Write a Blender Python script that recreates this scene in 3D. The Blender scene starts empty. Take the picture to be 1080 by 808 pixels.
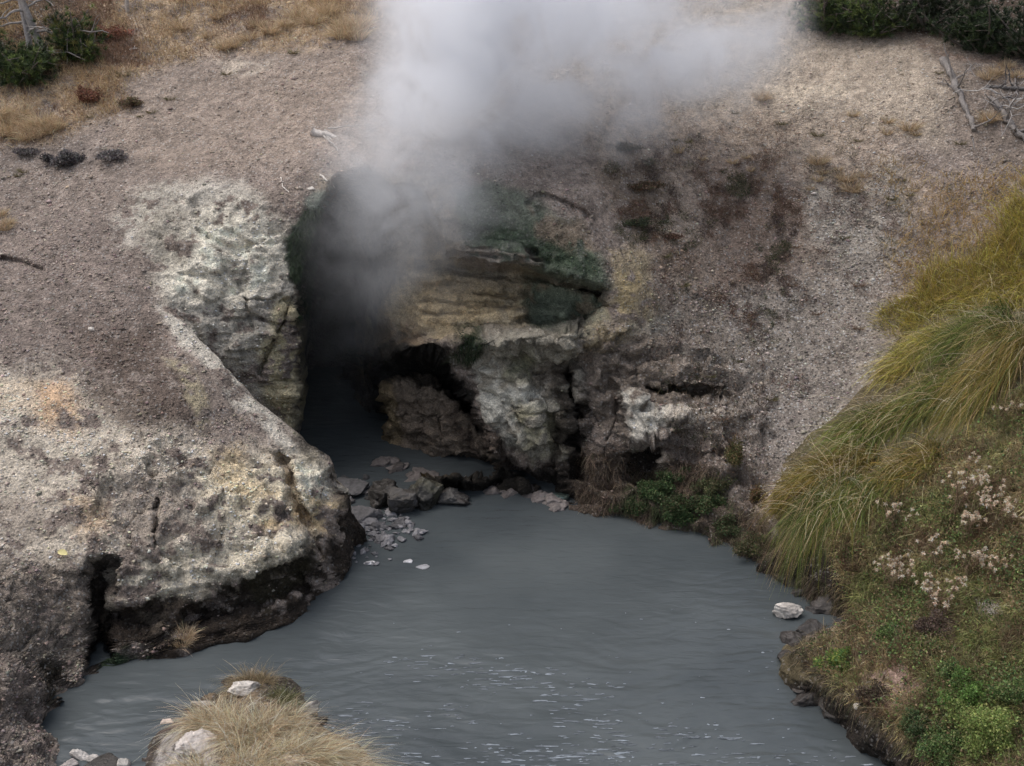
import bpy, bmesh, math
import numpy as np
from math import sin, cos, tan, radians, pi

sc = bpy.context.scene
col = sc.collection
rng = np.random.default_rng(11)

# ------------------------------------------------------------------ camera geometry
F = 1409.0; PT = radians(22.0); CH = 8.0
cP, sP = cos(PT), sin(PT)

def at(px, py, Y):
    px = np.asarray(px, float); py = np.asarray(py, float)
    u = (px-540)/F; v = (404-py)/F
    dy = cP+v*sP; dz = -sP+v*cP
    t = Y/dy
    return np.stack([u*t, Y+0*t, CH+dz*t], -1)

def Yz(py, z=0.0):
    v = (404-np.asarray(py, float))/F
    return (z-CH)/(-sP+v*cP)*(cP+v*sP)

def proj(p):
    x, y, z = p[..., 0], p[..., 1], p[..., 2]-CH
    d = y*cP-z*sP; up = y*sP+z*cP
    return 540+F*x/d, 404-F*up/d

# ------------------------------------------------------------------ noise
def _h(ix, iy, iz, s=0):
    n = (ix.astype(np.int64)*374761393+iy.astype(np.int64)*668265263+iz.astype(np.int64)*2147483647+s*974711) & 0xffffffff
    n = ((n ^ (n >> 13))*1274126177) & 0xffffffff
    n = ((n ^ (n >> 16))*2246822519) & 0xffffffff
    return ((n ^ (n >> 15)) & 0xffffff)/float(0xffffff)

def vnoise(p, s=0):
    i = np.floor(p); f = p-i; f = f*f*f*(f*(f*6-15)+10)
    x, y, z = i[..., 0], i[..., 1], i[..., 2]
    fx, fy, fz = f[..., 0], f[..., 1], f[..., 2]
    def L(a, b, t): return a+(b-a)*t
    r = L(L(L(_h(x, y, z, s), _h(x+1, y, z, s), fx), L(_h(x, y+1, z, s), _h(x+1, y+1, z, s), fx), fy),
          L(L(_h(x, y, z+1, s), _h(x+1, y, z+1, s), fx), L(_h(x, y+1, z+1, s), _h(x+1, y+1, z+1, s), fx), fy), fz)
    return r*2-1

_R = np.array([[0.0, 0.8, 0.6], [-0.8, 0.36, -0.48], [-0.6, -0.48, 0.64]])
def fbm(p, oc=4, s=0, gain=0.5, ridge=False):
    a = 1.0; o = 0; tot = 0
    q = p.copy()
    for k in range(oc):
        n = vnoise(q, s+k)
        if ridge: n = 1-2*np.abs(n)
        o = o+a*n; tot += a; a *= gain
        q = (q@_R.T)*2.03+7.3
    return o/tot

def worley(p, s=0):
    i = np.floor(p)
    d1 = np.full(p.shape[:-1], 9.0); d2 = d1.copy()
    cid = np.zeros(p.shape[:-1]); cc = np.zeros(p.shape)
    for a in (-1, 0, 1):
        for b in (-1, 0, 1):
            for c in (-1, 0, 1):
                x, y, z = i[..., 0]+a, i[..., 1]+b, i[..., 2]+c
                c0 = np.stack([x+_h(x, y, z, s+1), y+_h(x, y, z, s+2), z+_h(x, y, z, s+3)], -1)
                d = np.sqrt(((p-c0)**2).sum(-1))
                m = d < d1
                d2 = np.where(m, d1, np.minimum(d2, d))
                d1 = np.where(m, d, d1)
                cid = np.where(m, _h(x, y, z, s+4), cid)
                cc = np.where(m[..., None], c0, cc)
    return d1, d2, cid, cc

def facet(p, s=0, tilt=0.9):
    """angular broken-rock relief: every cell is its own tilted plane"""
    d1, d2, cid, cc = worley(p, s)
    w = cid*997.0
    dr = np.stack([np.sin(w*1.3), np.cos(w*2.1), np.sin(w*3.7)], -1)
    return (cid-0.5)*0.8+((p-cc)*dr).sum(-1)*tilt-np.clip(0.12-(d2-d1), 0, 1)*1.4

def sstep(a, b, x):
    t = np.clip((x-a)/(b-a), 0, 1); return t*t*(3-2*t)

def pdist(px, py, poly):
    """signed distance (inside positive) of points to a polygon"""
    inside = np.zeros(px.shape, bool); dm = np.full(px.shape, 1e9)
    n = len(poly)
    for k in range(n):
        x0, y0 = poly[k]; x1, y1 = poly[(k+1) % n]
        ex, ey = x1-x0, y1-y0
        t = np.clip(((px-x0)*ex+(py-y0)*ey)/(ex*ex+ey*ey+1e-9), 0, 1)
        dm = np.minimum(dm, (px-x0-t*ex)**2+(py-y0-t*ey)**2)
        if y0 != y1:
            c = ((y0 > py) != (y1 > py)) & (px < ex*(py-y0)/(y1-y0)+x0)
            inside ^= c
    return np.where(inside, 1, -1)*np.sqrt(dm)

def pmask(px, py, poly, f=8):
    return sstep(-f, f, pdist(px, py, poly))

def ldist(px, py, pts):
    dm = np.full(px.shape, 1e9)
    for k in range(len(pts)-1):
        x0, y0 = pts[k]; x1, y1 = pts[k+1]
        ex, ey = x1-x0, y1-y0
        t = np.clip(((px-x0)*ex+(py-y0)*ey)/(ex*ex+ey*ey+1e-9), 0, 1)
        dm = np.minimum(dm, (px-x0-t*ex)**2+(py-y0-t*ey)**2)
    return np.sqrt(dm)

class RBF:
    """thin plate surface through (px, py) -> 1/Y, so planes stay planes"""
    def __init__(s, pts):
        P = np.array([[a, b] for a, b, c in pts], float)/400; V = 1/np.array([c for a, b, c in pts], float)
        n = len(P); A = np.zeros((n+3, n+3))
        A[:n, :n] = s.k(P[:, None], P[None]); A[:n, n] = 1; A[:n, n+1:] = P
        A[n:, :n] = A[:n, n:].T
        A[:n, :n] += np.eye(n)*2e-3
        s.w = np.linalg.solve(A, np.concatenate([V, np.zeros(3)])); s.P = P
    @staticmethod
    def k(a, b):
        r2 = ((a-b)**2).sum(-1); return 0.5*r2*np.log(r2+1e-12)
    def __call__(s, px, py):
        q = np.stack([px, py], -1)/400; o = np.full(px.shape, s.w[-3])+q[..., 0]*s.w[-2]+q[..., 1]*s.w[-1]
        for i in range(len(s.P)): o = o+s.w[i]*s.k(q, s.P[i])
        return 1/np.clip(o, 1/60., 1/6.)

# ------------------------------------------------------------------ colours
G = 1.6; SAT = 0.78
def C(r, g, b, k=1.0):
    c = np.array([r, g, b])/255.0
    c = np.where(c <= 0.04045, c/12.92, ((c+0.055)/1.055)**2.4)
    m = c.mean(); c = m+(c-m)*SAT
    return np.clip(c*G*k, 0.004, 0.85)

# ------------------------------------------------------------------ mesh helpers
def tag(o, label=None, cat=None, group=None, kind=None):
    if label: o['label'] = label
    if cat: o['category'] = cat
    if group: o['group'] = group
    if kind: o['kind'] = kind
    return o

def mk_mesh(name, v, f, cols=None, mat=None, extra=None, smooth=False):
    """f: list of (n,k) int arrays"""
    me = bpy.data.meshes.new(name)
    v = np.asarray(v, np.float32).reshape(-1, 3)
    if not isinstance(f, (list, tuple)): f = [f]
    f = [np.asarray(a, np.int32) for a in f if len(a)]
    nl = sum(a.size for a in f); nf = sum(len(a) for a in f)
    me.vertices.add(len(v)); me.vertices.foreach_set('co', v.ravel())
    me.loops.add(nl); me.loops.foreach_set('vertex_index', np.concatenate([a.ravel() for a in f]))
    tot = np.concatenate([np.full(len(a), a.shape[1], np.int32) for a in f])
    st = np.concatenate([[0], np.cumsum(tot)[:-1]]).astype(np.int32)
    me.polygons.add(nf); me.polygons.foreach_set('loop_start', st); me.polygons.foreach_set('loop_total', tot)
    if smooth: me.polygons.foreach_set('use_smooth', np.ones(nf, bool))
    if cols is not None:
        a = me.attributes.new('Col', 'FLOAT_COLOR', 'POINT')
        c = np.ones((len(v), 4), np.float32); c[:, :3] = np.asarray(cols).reshape(-1, 3)
        a.data.foreach_set('color', c.ravel())
    for k, val in (extra or {}).items():
        a = me.attributes.new(k, 'FLOAT', 'POINT'); a.data.foreach_set('value', np.asarray(val, np.float32).ravel())
    me.update(calc_edges=True)
    if mat: me.materials.append(mat)
    return me

def link(name, me, parent=None, loc=None):
    o = bpy.data.objects.new(name, me); col.objects.link(o)
    if parent is not None: o.parent = parent
    if loc is not None: o.location = loc
    return o

class Geo:
    def __init__(s): s.v = []; s.f4 = []; s.f3 = []; s.c = []; s.n = 0
    def add(s, v, f, c):
        v = np.asarray(v, float).reshape(-1, 3); c = np.asarray(c, float)
        if c.ndim == 1: c = np.tile(c, (len(v), 1))
        f = np.asarray(f, int)
        s.v.append(v); s.c.append(c.reshape(-1, 3)); (s.f4 if f.shape[1] == 4 else s.f3).append(f+s.n); s.n += len(v)
    def mesh(s, name, mat, smooth=False):
        f = []
        if s.f4: f.append(np.concatenate(s.f4))
        if s.f3: f.append(np.concatenate(s.f3))
        return mk_mesh(name, np.concatenate(s.v), f, np.concatenate(s.c), mat, smooth=smooth)
    def obj(s, name, mat, parent=None, loc=None, smooth=False):
        return link(name, s.mesh(name, mat, smooth), parent, loc)

def unit(a): return a/(np.linalg.norm(a, axis=-1, keepdims=True)+1e-9)

def blades(g, root, d, L, w, droop, c0, c1, seg=3, curl=0.0, r=rng):
    """ribbons: root (N,3), d (N,3) unit, L, w, droop (N,), colours (N,3) at root and tip"""
    N = len(root); L = np.broadcast_to(L, N); w = np.broadcast_to(w, N); droop = np.broadcast_to(droop, N)
    t = np.linspace(0, 1, seg+1)[None, :, None]
    side0 = unit(r.normal(size=(N, 3)))
    side = unit(np.cross(d, side0))
    cv = unit(r.normal(size=(N, 3)))*curl
    P = root[:, None]+d[:, None]*L[:, None, None]*t+np.array([0, 0, -1.0])*(droop*L)[:, None, None]*t*t+cv[:, None]*L[:, None, None]*t*t
    ww = (w[:, None, None]*0.5)*(1-t*0.85)
    A = P-side[:, None]*ww; B = P+side[:, None]*ww
    V = np.stack([A, B], 2).reshape(N, -1, 3)
    k = np.arange(seg); q = np.stack([2*k, 2*k+1, 2*k+3, 2*k+2], -1)
    Fq = (q[None]+np.arange(N)[:, None, None]*(2*(seg+1))).reshape(-1, 4)
    cc = c0[:, None]+(c1-c0)[:, None]*t
    cc = np.repeat(cc, 2, axis=1)
    g.add(V.reshape(-1, 3), Fq, cc.reshape(-1, 3))

def tube(g, pts, rad, c, n=7, rough=0.0, r=rng):
    pts = np.asarray(pts, float); m = len(pts); rad = np.broadcast_to(np.asarray(rad, float), m)
    tg = unit(np.gradient(pts, axis=0)); up = np.array([0.31, 0.17, 0.93])
    a = unit(np.cross(tg, up)); b = np.cross(tg, a)
    th = np.linspace(0, 2*pi, n, endpoint=False)
    rr = rad[:, None]*(1+rough*r.normal(size=(m, n)))
    V = pts[:, None]+rr[..., None]*(np.cos(th)[None, :, None]*a[:, None]+np.sin(th)[None, :, None]*b[:, None])
    i = np.arange(m-1)[:, None]; j = np.arange(n)[None]; j2 = (j+1) % n
    Fq = np.stack([i*n+j, i*n+j2, (i+1)*n+j2, (i+1)*n+j], -1).reshape(-1, 4)
    c = np.asarray(c, float)
    cc = np.tile(c, (m*n, 1))*(1+0.15*r.normal(size=(m*n, 1))) if c.ndim == 1 else np.repeat(c, n, 0)
    g.add(V.reshape(-1, 3), Fq, np.clip(cc, 0.01, 0.85))
    for e, k in ((0, 0), (m-1, (m-1)*n)):
        base = V[e]; g.add(np.vstack([base, pts[e]]), np.stack([np.arange(n), (np.arange(n)+1) % n, np.full(n, n)], -1), np.clip(cc[k:k+1].repeat(n+1, 0), 0.01, .85))

# ------------------------------------------------------------------ materials
def new_mat(name):
    m = bpy.data.materials.new(name); m.use_nodes = True
    m.node_tree.nodes.clear(); return m, m.node_tree
def N(nt, t, **kw):
    n = nt.nodes.new(t)
    for k, v in kw.items(): setattr(n, k, v)
    return n
def LK(nt, a, b): nt.links.new(a, b)
def mth(nt, op, a, b=None, c=None, clamp=False):
    n = N(nt, 'ShaderNodeMath', operation=op, use_clamp=clamp)
    for i, x in enumerate((a, b, c)):
        if x is None: continue
        if isinstance(x, (int, float)): n.inputs[i].default_value = x
        else: LK(nt, x, n.inputs[i])
    return n.outputs[0]

def terrain_mat(name, bump=0.035, wet=False):
    m, nt = new_mat(name)
    out = N(nt, 'ShaderNodeOutputMaterial'); bs = N(nt, 'ShaderNodeBsdfPrincipled')
    LK(nt, bs.outputs[0], out.inputs[0])
    tc = N(nt, 'ShaderNodeTexCoord'); co = tc.outputs['Object']
    at_ = N(nt, 'ShaderNodeAttribute', attribute_name='Col')
    sp = N(nt, 'ShaderNodeAttribute', attribute_name='spk')
    nz = N(nt, 'ShaderNodeTexNoise'); nz.inputs['Scale'].default_value = 9; nz.inputs['Detail'].default_value = 9; nz.inputs['Roughness'].default_value = 0.68
    LK(nt, co, nz.inputs['Vector'])
    n2 = N(nt, 'ShaderNodeTexNoise'); n2.inputs['Scale'].default_value = 55; n2.inputs['Detail'].default_value = 5; n2.inputs['Roughness'].default_value = 0.7
    LK(nt, co, n2.inputs['Vector'])
    f1 = mth(nt, 'MULTIPLY_ADD', nz.outputs[0], 2.2, -0.1)
    f2 = mth(nt, 'MULTIPLY_ADD', n2.outputs[0], 2.6, -0.3)
    fm = mth(nt, 'MULTIPLY', f1, f2)
    sc_ = N(nt, 'ShaderNodeVectorMath', operation='SCALE'); LK(nt, at_.outputs['Color'], sc_.inputs[0]); LK(nt, fm, sc_.inputs['Scale'])
    vo = N(nt, 'ShaderNodeTexVoronoi'); vo.inputs['Scale'].default_value = 26; LK(nt, co, vo.inputs['Vector'])
    sep = N(nt, 'ShaderNodeSeparateColor'); LK(nt, vo.outputs['Color'], sep.inputs[0])
    # light chips
    chip = mth(nt, 'MULTIPLY', mth(nt, 'GREATER_THAN', sep.outputs[0], 0.74), mth(nt, 'LESS_THAN', vo.outputs['Distance'], 0.42))
    chip = mth(nt, 'MULTIPLY', chip, sp.outputs['Fac'])
    mx = N(nt, 'ShaderNodeMix', data_type='RGBA'); LK(nt, chip, mx.inputs[0]); LK(nt, sc_.outputs[0], mx.inputs[6]); mx.inputs[7].default_value = (0.50, 0.475, 0.45, 1)
    dk = mth(nt, 'MULTIPLY', mth(nt, 'LESS_THAN', sep.outputs[1], 0.20), mth(nt, 'LESS_THAN', vo.outputs['Distance'], 0.5))
    dk = mth(nt, 'MULTIPLY', dk, mth(nt, 'MULTIPLY', sp.outputs['Fac'], 0.8))
    mx2 = N(nt, 'ShaderNodeMix', data_type='RGBA'); LK(nt, dk, mx2.inputs[0]); LK(nt, mx.outputs[2], mx2.inputs[6]); mx2.inputs[7].default_value = (0.07, 0.06, 0.055, 1)
    LK(nt, mx2.outputs[2], bs.inputs['Base Color'])
    bs.inputs['Roughness'].default_value = 0.5 if wet else 0.93
    bs.inputs['Specular IOR Level'].default_value = 0.5 if wet else 0.25
    h = mth(nt, 'ADD', mth(nt, 'MULTIPLY', nz.outputs[0], 1.0), mth(nt, 'MULTIPLY', n2.outputs[0], 0.35))
    h = mth(nt, 'ADD', h, mth(nt, 'MULTIPLY', vo.outputs['Distance'], -0.35))
    b = N(nt, 'ShaderNodeBump'); b.inputs['Distance'].default_value = bump*2.2; b.inputs['Strength'].default_value = 0.9
    LK(nt, h, b.inputs['Height']); LK(nt, b.outputs[0], bs.inputs['Normal'])
    return m

def leaf_mat(name, tr=0.3, rough=0.6):
    m, nt = new_mat(name)
    out = N(nt, 'ShaderNodeOutputMaterial')
    a = N(nt, 'ShaderNodeAttribute', attribute_name='Col')
    tc = N(nt, 'ShaderNodeTexCoord')
    nz = N(nt, 'ShaderNodeTexNoise'); nz.inputs['Scale'].default_value = 14; nz.inputs['Detail'].default_value = 3; LK(nt, tc.outputs['Object'], nz.inputs['Vector'])
    s = N(nt, 'ShaderNodeVectorMath', operation='SCALE'); LK(nt, a.outputs['Color'], s.inputs[0]); LK(nt, mth(nt, 'MULTIPLY_ADD', nz.outputs[0], 1.2, 0.4), s.inputs['Scale'])
    bs = N(nt, 'ShaderNodeBsdfPrincipled'); bs.inputs['Roughness'].default_value = rough; bs.inputs['Specular IOR Level'].default_value = 0.3
    t = N(nt, 'ShaderNodeBsdfTranslucent'); mx = N(nt, 'ShaderNodeMixShader'); mx.inputs[0].default_value = tr
    LK(nt, s.outputs[0], bs.inputs['Base Color']); LK(nt, s.outputs[0], t.inputs[0])
    LK(nt, bs.outputs[0], mx.inputs[1]); LK(nt, t.outputs[0], mx.inputs[2]); LK(nt, mx.outputs[0], out.inputs[0])
    return m

def rock_mat(name, rough=0.85, bump=0.03, spec=0.3, sx=1.0):
    m, nt = new_mat(name)
    out = N(nt, 'ShaderNodeOutputMaterial'); bs = N(nt, 'ShaderNodeBsdfPrincipled'); LK(nt, bs.outputs[0], out.inputs[0])
    a = N(nt, 'ShaderNodeAttribute', attribute_name='Col'); tc = N(nt, 'ShaderNodeTexCoord')
    nz = N(nt, 'ShaderNodeTexNoise'); nz.inputs['Scale'].default_value = 16*sx; nz.inputs['Detail'].default_value = 9; nz.inputs['Roughness'].default_value = 0.7; LK(nt, tc.outputs['Object'], nz.inputs['Vector'])
    s = N(nt, 'ShaderNodeVectorMath', operation='SCALE'); LK(nt, a.outputs['Color'], s.inputs[0]); LK(nt, mth(nt, 'MULTIPLY_ADD', nz.outputs[0], 2.0, 0.0), s.inputs['Scale'])
    LK(nt, s.outputs[0], bs.inputs['Base Color'])
    bs.inputs['Roughness'].default_value = rough; bs.inputs['Specular IOR Level'].default_value = spec
    b = N(nt, 'ShaderNodeBump'); b.inputs['Distance'].default_value = bump; b.inputs['Strength'].default_value = 0.9
    LK(nt, nz.outputs[0], b.inputs['Height']); LK(nt, b.outputs[0], bs.inputs['Normal'])
    return m

M_ter = terrain_mat('earth_and_sinter')
M_leaf = leaf_mat('leaves'); M_dry = leaf_mat('dry_grass', 0.25, 0.75); M_needle = leaf_mat('needles', 0.1, 0.5)
M_rock = rock_mat('stone'); M_wetrock = rock_mat('wet_stone', 0.35, 0.03, 0.5)
M_wood = rock_mat('weathered_wood', 0.8, 0.012, 0.3, 2.0)
M_bloom = leaf_mat('dried_blooms', 0.3, 0.9)
M_peb = rock_mat('pebbles', 0.9, 0.004, 0.2)

# ------------------------------------------------------------------ ground paint (albedo by place, with shade painted into some recesses)
def paint(px, py, pos):
    """returns colour (n,3), speckle (n), roughness of relief (n)"""
    sh = px.shape
    nA = fbm(pos*0.9, 4, 31); nB = fbm(pos*3.1, 4, 37); nC = fbm(pos*9.0, 3, 41)
    wx = px+nA*16+nB*9+nC*4; wy = py+fbm(pos*1.1+9, 4, 43)*14+fbm(pos*3.3+5, 3, 47)*8+nC*3
    colr = np.zeros(sh+(3,))+C(120, 107, 101)
    spk = np.full(sh, 0.45)
    state = [colr, spk]
    def P(poly, c, op=1.0, f=10, mott=0.0, s=None, seed=0):
        m = pmask(wx, wy, poly, f)
        if mott: m = m*sstep(-0.35*mott, 0.25*mott+0.02, nB*0.7+nC*0.6+(0.22 if seed == 0 else fbm(pos*2.3, 3, 50+seed)*0.6))
        m = m*op
        state[0] = state[0]*(1-m[..., None])+np.asarray(c)*m[..., None]
        if s is not None: state[1] = state[1]*(1-m)+s*m
    # large tonal drift
    state[0] = state[0]*(1+0.22*nA+0.16*nB)[..., None]
    # upper slopes
    P([(-700, -300), (410, -300), (400, 20), (340, 48), (230, 60), (150, 78), (120, 120), (60, 150), (-700, 170)], C(146, 124, 98), 0.8, 16, 0.6)
    P([(130, 90), (370, 55), (400, 110), (330, 170), (200, 190), (120, 170)], C(128, 113, 104), 0.8, 14)
    P([(230, 72), (290, 66), (275, 84), (240, 86)], C(165, 152, 140), 0.6, 6, .5)
    P([(-60, -40), (90, -40), (100, 40), (60, 82), (-60, 85)], C(70, 56, 46), 0.9, 14)
    P([(60, 20), (140, 30), (160, 55), (110, 62), (60, 70)], C(96, 72, 62), 0.7, 10, .5)
    P([(0, 150), (110, 150), (160, 175), (100, 185), (0, 180)], C(92, 83, 80), 0.6, 10, .7)
    P([(430, -300), (1700, -300), (1700, 40), (1000, 60), (830, 25), (700, 60), (640, 130), (440, 150)], C(142, 129, 116), 0.7, 20)
    P([(700, 30), (960, 45), (1010, 90), (1000, 150), (860, 160), (700, 130)], C(146, 132, 119), 0.85, 18, 0, .35)
    P([(810, 88), (890, 84), (900, 102), (820, 106)], C(175, 160, 144), 0.55, 9, .5)
    P([(985, 80), (1100, 60), (1100, 190), (1020, 160)], C(100, 88, 80), 0.6, 12, .4)
    P([(820, -60), (1700, -60), (1700, 75), (1040, 52), (950, 38), (900, 24), (850, 20)], C(60, 46, 38), 0.95, 7)
    P([(830, 12), (900, 26), (950, 40), (1020, 56), (1100, 66), (1100, 82), (1000, 62), (900, 36), (830, 26)], C(98, 74, 64), 0.6, 5, .6)
    # slope right of the mouth
    P([(620, 130), (740, 110), (900, 130), (1000, 200), (900, 330), (760, 330), (660, 260)], C(142, 125, 112), 0.75, 18, .4, .5)
    P([(640, 175), (695, 160), (712, 210), (700, 250), (660, 245)], C(70, 58, 46), 0.6, 13, 1.2)
    P([(735, 180), (800, 165), (850, 200), (845, 260), (815, 345), (765, 340), (750, 260)], C(88, 68, 60), 0.6, 20, 1.2)
    P([(700, 250), (740, 255), (745, 290), (700, 285)], C(76, 56, 44), 0.6, 8, .8)
    P([(850, 190), (960, 180), (960, 280), (900, 300), (860, 260)], C(138, 131, 125), 0.7, 14, .5, .9)
    P([(700, 320), (940, 270), (940, 420), (860, 500), (760, 470), (700, 420)], C(124, 115, 109), 0.85, 18, 0, 1.0)
    P([(690, 300), (760, 300), (790, 470), (720, 440), (690, 380)], C(106, 93, 84), 0.6, 16, .7, .6)
    P([(750, 420), (850, 400), (850, 500), (760, 520)], C(126, 116, 112), 0.6, 14, .6, .9)
    P([(610, 350), (700, 330), (720, 430), (650, 470), (612, 440)], C(108, 96, 87), 0.8, 12, 0, .4)
    P([(605, 470), (700, 465), (800, 540), (860, 640), (560, 640), (590, 520)], C(72, 60, 52), 0.9, 12, 0, .25)
    P([(636, 262), (690, 262), (700, 340), (650, 372), (612, 372), (645, 320)], C(142, 126, 98), 0.75, 9, .35, .3)
    P([(650, 285), (680, 285), (672, 325), (650, 335)], C(168, 146, 102), 0.7, 7, .5)
    P([(660, 340), (720, 330), (712, 352), (664, 356)], C(130, 126, 122), 0.5, 6, .8)
    # hood and alcove
    P([(470, 205), (520, 190), (570, 205), (602, 232), (628, 272), (640, 300), (570, 288), (480, 268)], C(84, 92, 80), 0.95, 9, 0, .2)
    P([(505, 225), (600, 232), (632, 285), (560, 276), (515, 262)], C(54, 70, 52), 0.8, 10, .6, .1)
    P([(560, 212), (612, 236), (625, 262), (600, 262), (570, 240)], C(112, 96, 84), 0.8, 6, .3)
    P([(478, 255), (560, 260), (575, 274), (540, 280), (475, 276)], C(128, 116, 108), 0.85, 4, .3, .1)
    P([(330, 185), (470, 190), (480, 260), (480, 300), (440, 360), (380, 380), (322, 330)], C(118, 106, 92), 1, 9, 0, .1)
    P([(430, 275), (560, 290), (640, 310), (640, 345), (560, 352), (500, 350), (440, 360), (400, 340)], C(142, 128, 106), 1, 6, 0, .1)
    P([(440, 300), (540, 308), (560, 330), (470, 350), (420, 340)], C(168, 142, 98), 0.5, 10, .8)
    P([(552, 296), (640, 306), (642, 338), (620, 350), (560, 345), (545, 320)], C(96, 112, 98), 0.8, 12, .5)
    P([(545, 330), (612, 338), (606, 352), (550, 350)], C(50, 58, 48), 0.8, 6)
    # main throat, cave darkness painted into the rock colour
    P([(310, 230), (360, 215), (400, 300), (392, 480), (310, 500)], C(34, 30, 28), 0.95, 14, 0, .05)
    P([(380, 340), (440, 345), (460, 372), (400, 380), (384, 410)], C(110, 88, 62), 0.7, 6, .4, .1)
    # arch and block, shade of the arch recess painted near black
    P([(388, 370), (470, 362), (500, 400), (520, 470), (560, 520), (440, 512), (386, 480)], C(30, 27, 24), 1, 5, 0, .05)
    P([(408, 405), (440, 398), (476, 414), (492, 445), (530, 485), (510, 497), (460, 499), (412, 482)], C(112, 98, 86), 0.95, 4, 0, .1)
    P([(406, 406), (422, 404), (424, 480), (440, 492), (410, 484)], C(124, 106, 74), 0.7, 5, .5)
    P([(430, 490), (480, 495), (478, 504), (430, 498)], C(120, 98, 60), 0.6, 4, .5)
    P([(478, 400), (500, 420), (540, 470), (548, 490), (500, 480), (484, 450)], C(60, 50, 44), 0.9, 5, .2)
    # buttress
    P([(494, 352), (612, 348), (612, 400), (590, 480), (560, 482), (530, 452), (508, 408), (500, 372)], C(134, 127, 116), 1, 6, 0, .15)
    P([(505, 362), (520, 378), (530, 410), (548, 440), (570, 470), (544, 462), (520, 426), (504, 400)], C(176, 172, 165), 0.85, 5, .25)
    P([(535, 415), (580, 410), (570, 428), (540, 430)], C(170, 168, 163), 0.8, 5, .4)
    P([(545, 430), (588, 428), (590, 480), (560, 482)], C(134, 128, 100), 0.7, 7, .3)
    P([(540, 380), (570, 385), (560, 408), (530, 404)], C(92, 96, 62), 0.6, 6, .6)
    P([(560, 395), (604, 385), (606, 420), (575, 418)], C(84, 72, 62), 0.7, 7, .5)
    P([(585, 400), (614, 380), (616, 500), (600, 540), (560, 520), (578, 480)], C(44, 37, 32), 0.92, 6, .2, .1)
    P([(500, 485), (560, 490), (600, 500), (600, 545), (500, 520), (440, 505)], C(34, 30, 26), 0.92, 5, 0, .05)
    P([(478, 340), (500, 345), (512, 360), (500, 384), (476, 378), (480, 360)], C(48, 56, 34), 0.85, 5, .4)
    # white sinter ledge on the right, shade under its overhang painted in
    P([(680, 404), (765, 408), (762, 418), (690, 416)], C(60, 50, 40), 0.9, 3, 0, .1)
    P([(650, 412), (668, 414), (678, 430), (725, 436), (728, 448), (700, 452), (662, 462), (656, 440)], C(184, 177, 168), 0.9, 4, .25, .3)
    P([(700, 426), (760, 436), (752, 452), (700, 448)], C(170, 158, 148), 0.75, 6, .7)
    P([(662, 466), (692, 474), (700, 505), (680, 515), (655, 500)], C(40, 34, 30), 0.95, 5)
    P([(695, 470), (703, 474), (698, 500), (690, 498)], C(150, 136, 124), 0.9, 2.5)
    # white wall left of the mouth
    P([(112, 238), (150, 208), (210, 196), (268, 206), (306, 236), (322, 300), (318, 452), (290, 432), (250, 400), (180, 330)], C(156, 149, 141), 0.95, 14, .05, .3)
    P([(200, 235), (262, 225), (300, 250), (300, 300), (250, 320), (190, 320), (165, 290)], C(196, 187, 174), 0.8, 12, .3, .2)
    P([(115, 240), (140, 235), (145, 262), (122, 262)], C(184, 178, 172), 0.6, 6, .6)
    P([(150, 225), (200, 220), (200, 290), (160, 300), (140, 260)], C(124, 117, 108), 0.6, 10, .4)
    P([(190, 200), (262, 196), (262, 214), (200, 216)], C(160, 154, 148), 0.5, 8, .7)
    P([(285, 320), (320, 315), (320, 455), (295, 432), (276, 380)], C(152, 140, 108), 0.85, 7, .15, .15)
    P([(240, 330), (285, 325), (280, 380), (240, 370)], C(128, 122, 114), 0.5, 8, .6)
    P([(236, 286), (262, 282), (266, 300), (242, 304)], C(76, 72, 68), 0.7, 5, .6)
    P([(300, 250), (318, 226), (344, 196), (350, 205), (336, 250), (322, 332), (312, 340), (316, 305), (304, 300)], C(38, 52, 38), 0.95, 4, .12, 0)
    P([(322, 210), (352, 184), (350, 200), (330, 236), (318, 232)], C(92, 100, 94), 0.8, 4, .3, 0)
    # near mound on the left
    P([(-700, 190), (120, 235), (180, 330), (60, 400), (-700, 400)], C(114, 101, 96), 0.8, 25, 0, .4)
    P([(-700, 395), (60, 388), (130, 410), (230, 470), (330, 480), (358, 530), (330, 600), (240, 640), (110, 600), (60, 600), (-700, 620)], C(172, 161, 148), 0.8, 22, .1, .5)
    P([(90, 345), (165, 330), (205, 410), (214, 448), (140, 466), (85, 420)], C(78, 65, 59), 0.85, 18, .2, .35)
    P([(60, 320), (110, 320), (110, 390), (70, 380)], C(104, 90, 84), 0.7, 16, .2)
    P([(170, 322), (190, 330), (290, 440), (322, 478), (300, 474), (230, 402)], C(168, 162, 154), 0.75, 5, .15)
    P([(182, 372), (206, 392), (220, 440), (206, 446)], C(150, 140, 112), 0.6, 5, .4)
    P([(24, 405), (66, 400), (84, 432), (78, 462), (44, 448)], C(170, 128, 86), 0.65, 14, .5)
    P([(-20, 395), (30, 400), (40, 430), (-20, 440)], C(178, 160, 140), 0.7, 8, .3)
    P([(62, 525), (105, 530), (112, 562), (78, 560)], C(166, 130, 90), 0.5, 12, .6)
    P([(-700, 500), (50, 520), (60, 570), (-700, 600)], C(106, 94, 88), 0.6, 16, .6)
    P([(120, 500), (190, 505), (200, 560), (150, 590), (105, 560)], C(112, 98, 92), 0.6, 16, .5)
    P([(200, 490), (330, 480), (350, 520), (345, 560), (230, 560)], C(192, 179, 156), 0.8, 14, .12, .4)
    P([(270, 556), (320, 540), (330, 552), (270, 566)], C(176, 142, 84), 0.6, 8, .5)
    P([(215, 470), (250, 466), (262, 500), (300, 520), (280, 535), (235, 510)], C(170, 146, 106), 0.6, 9, .6)
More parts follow.
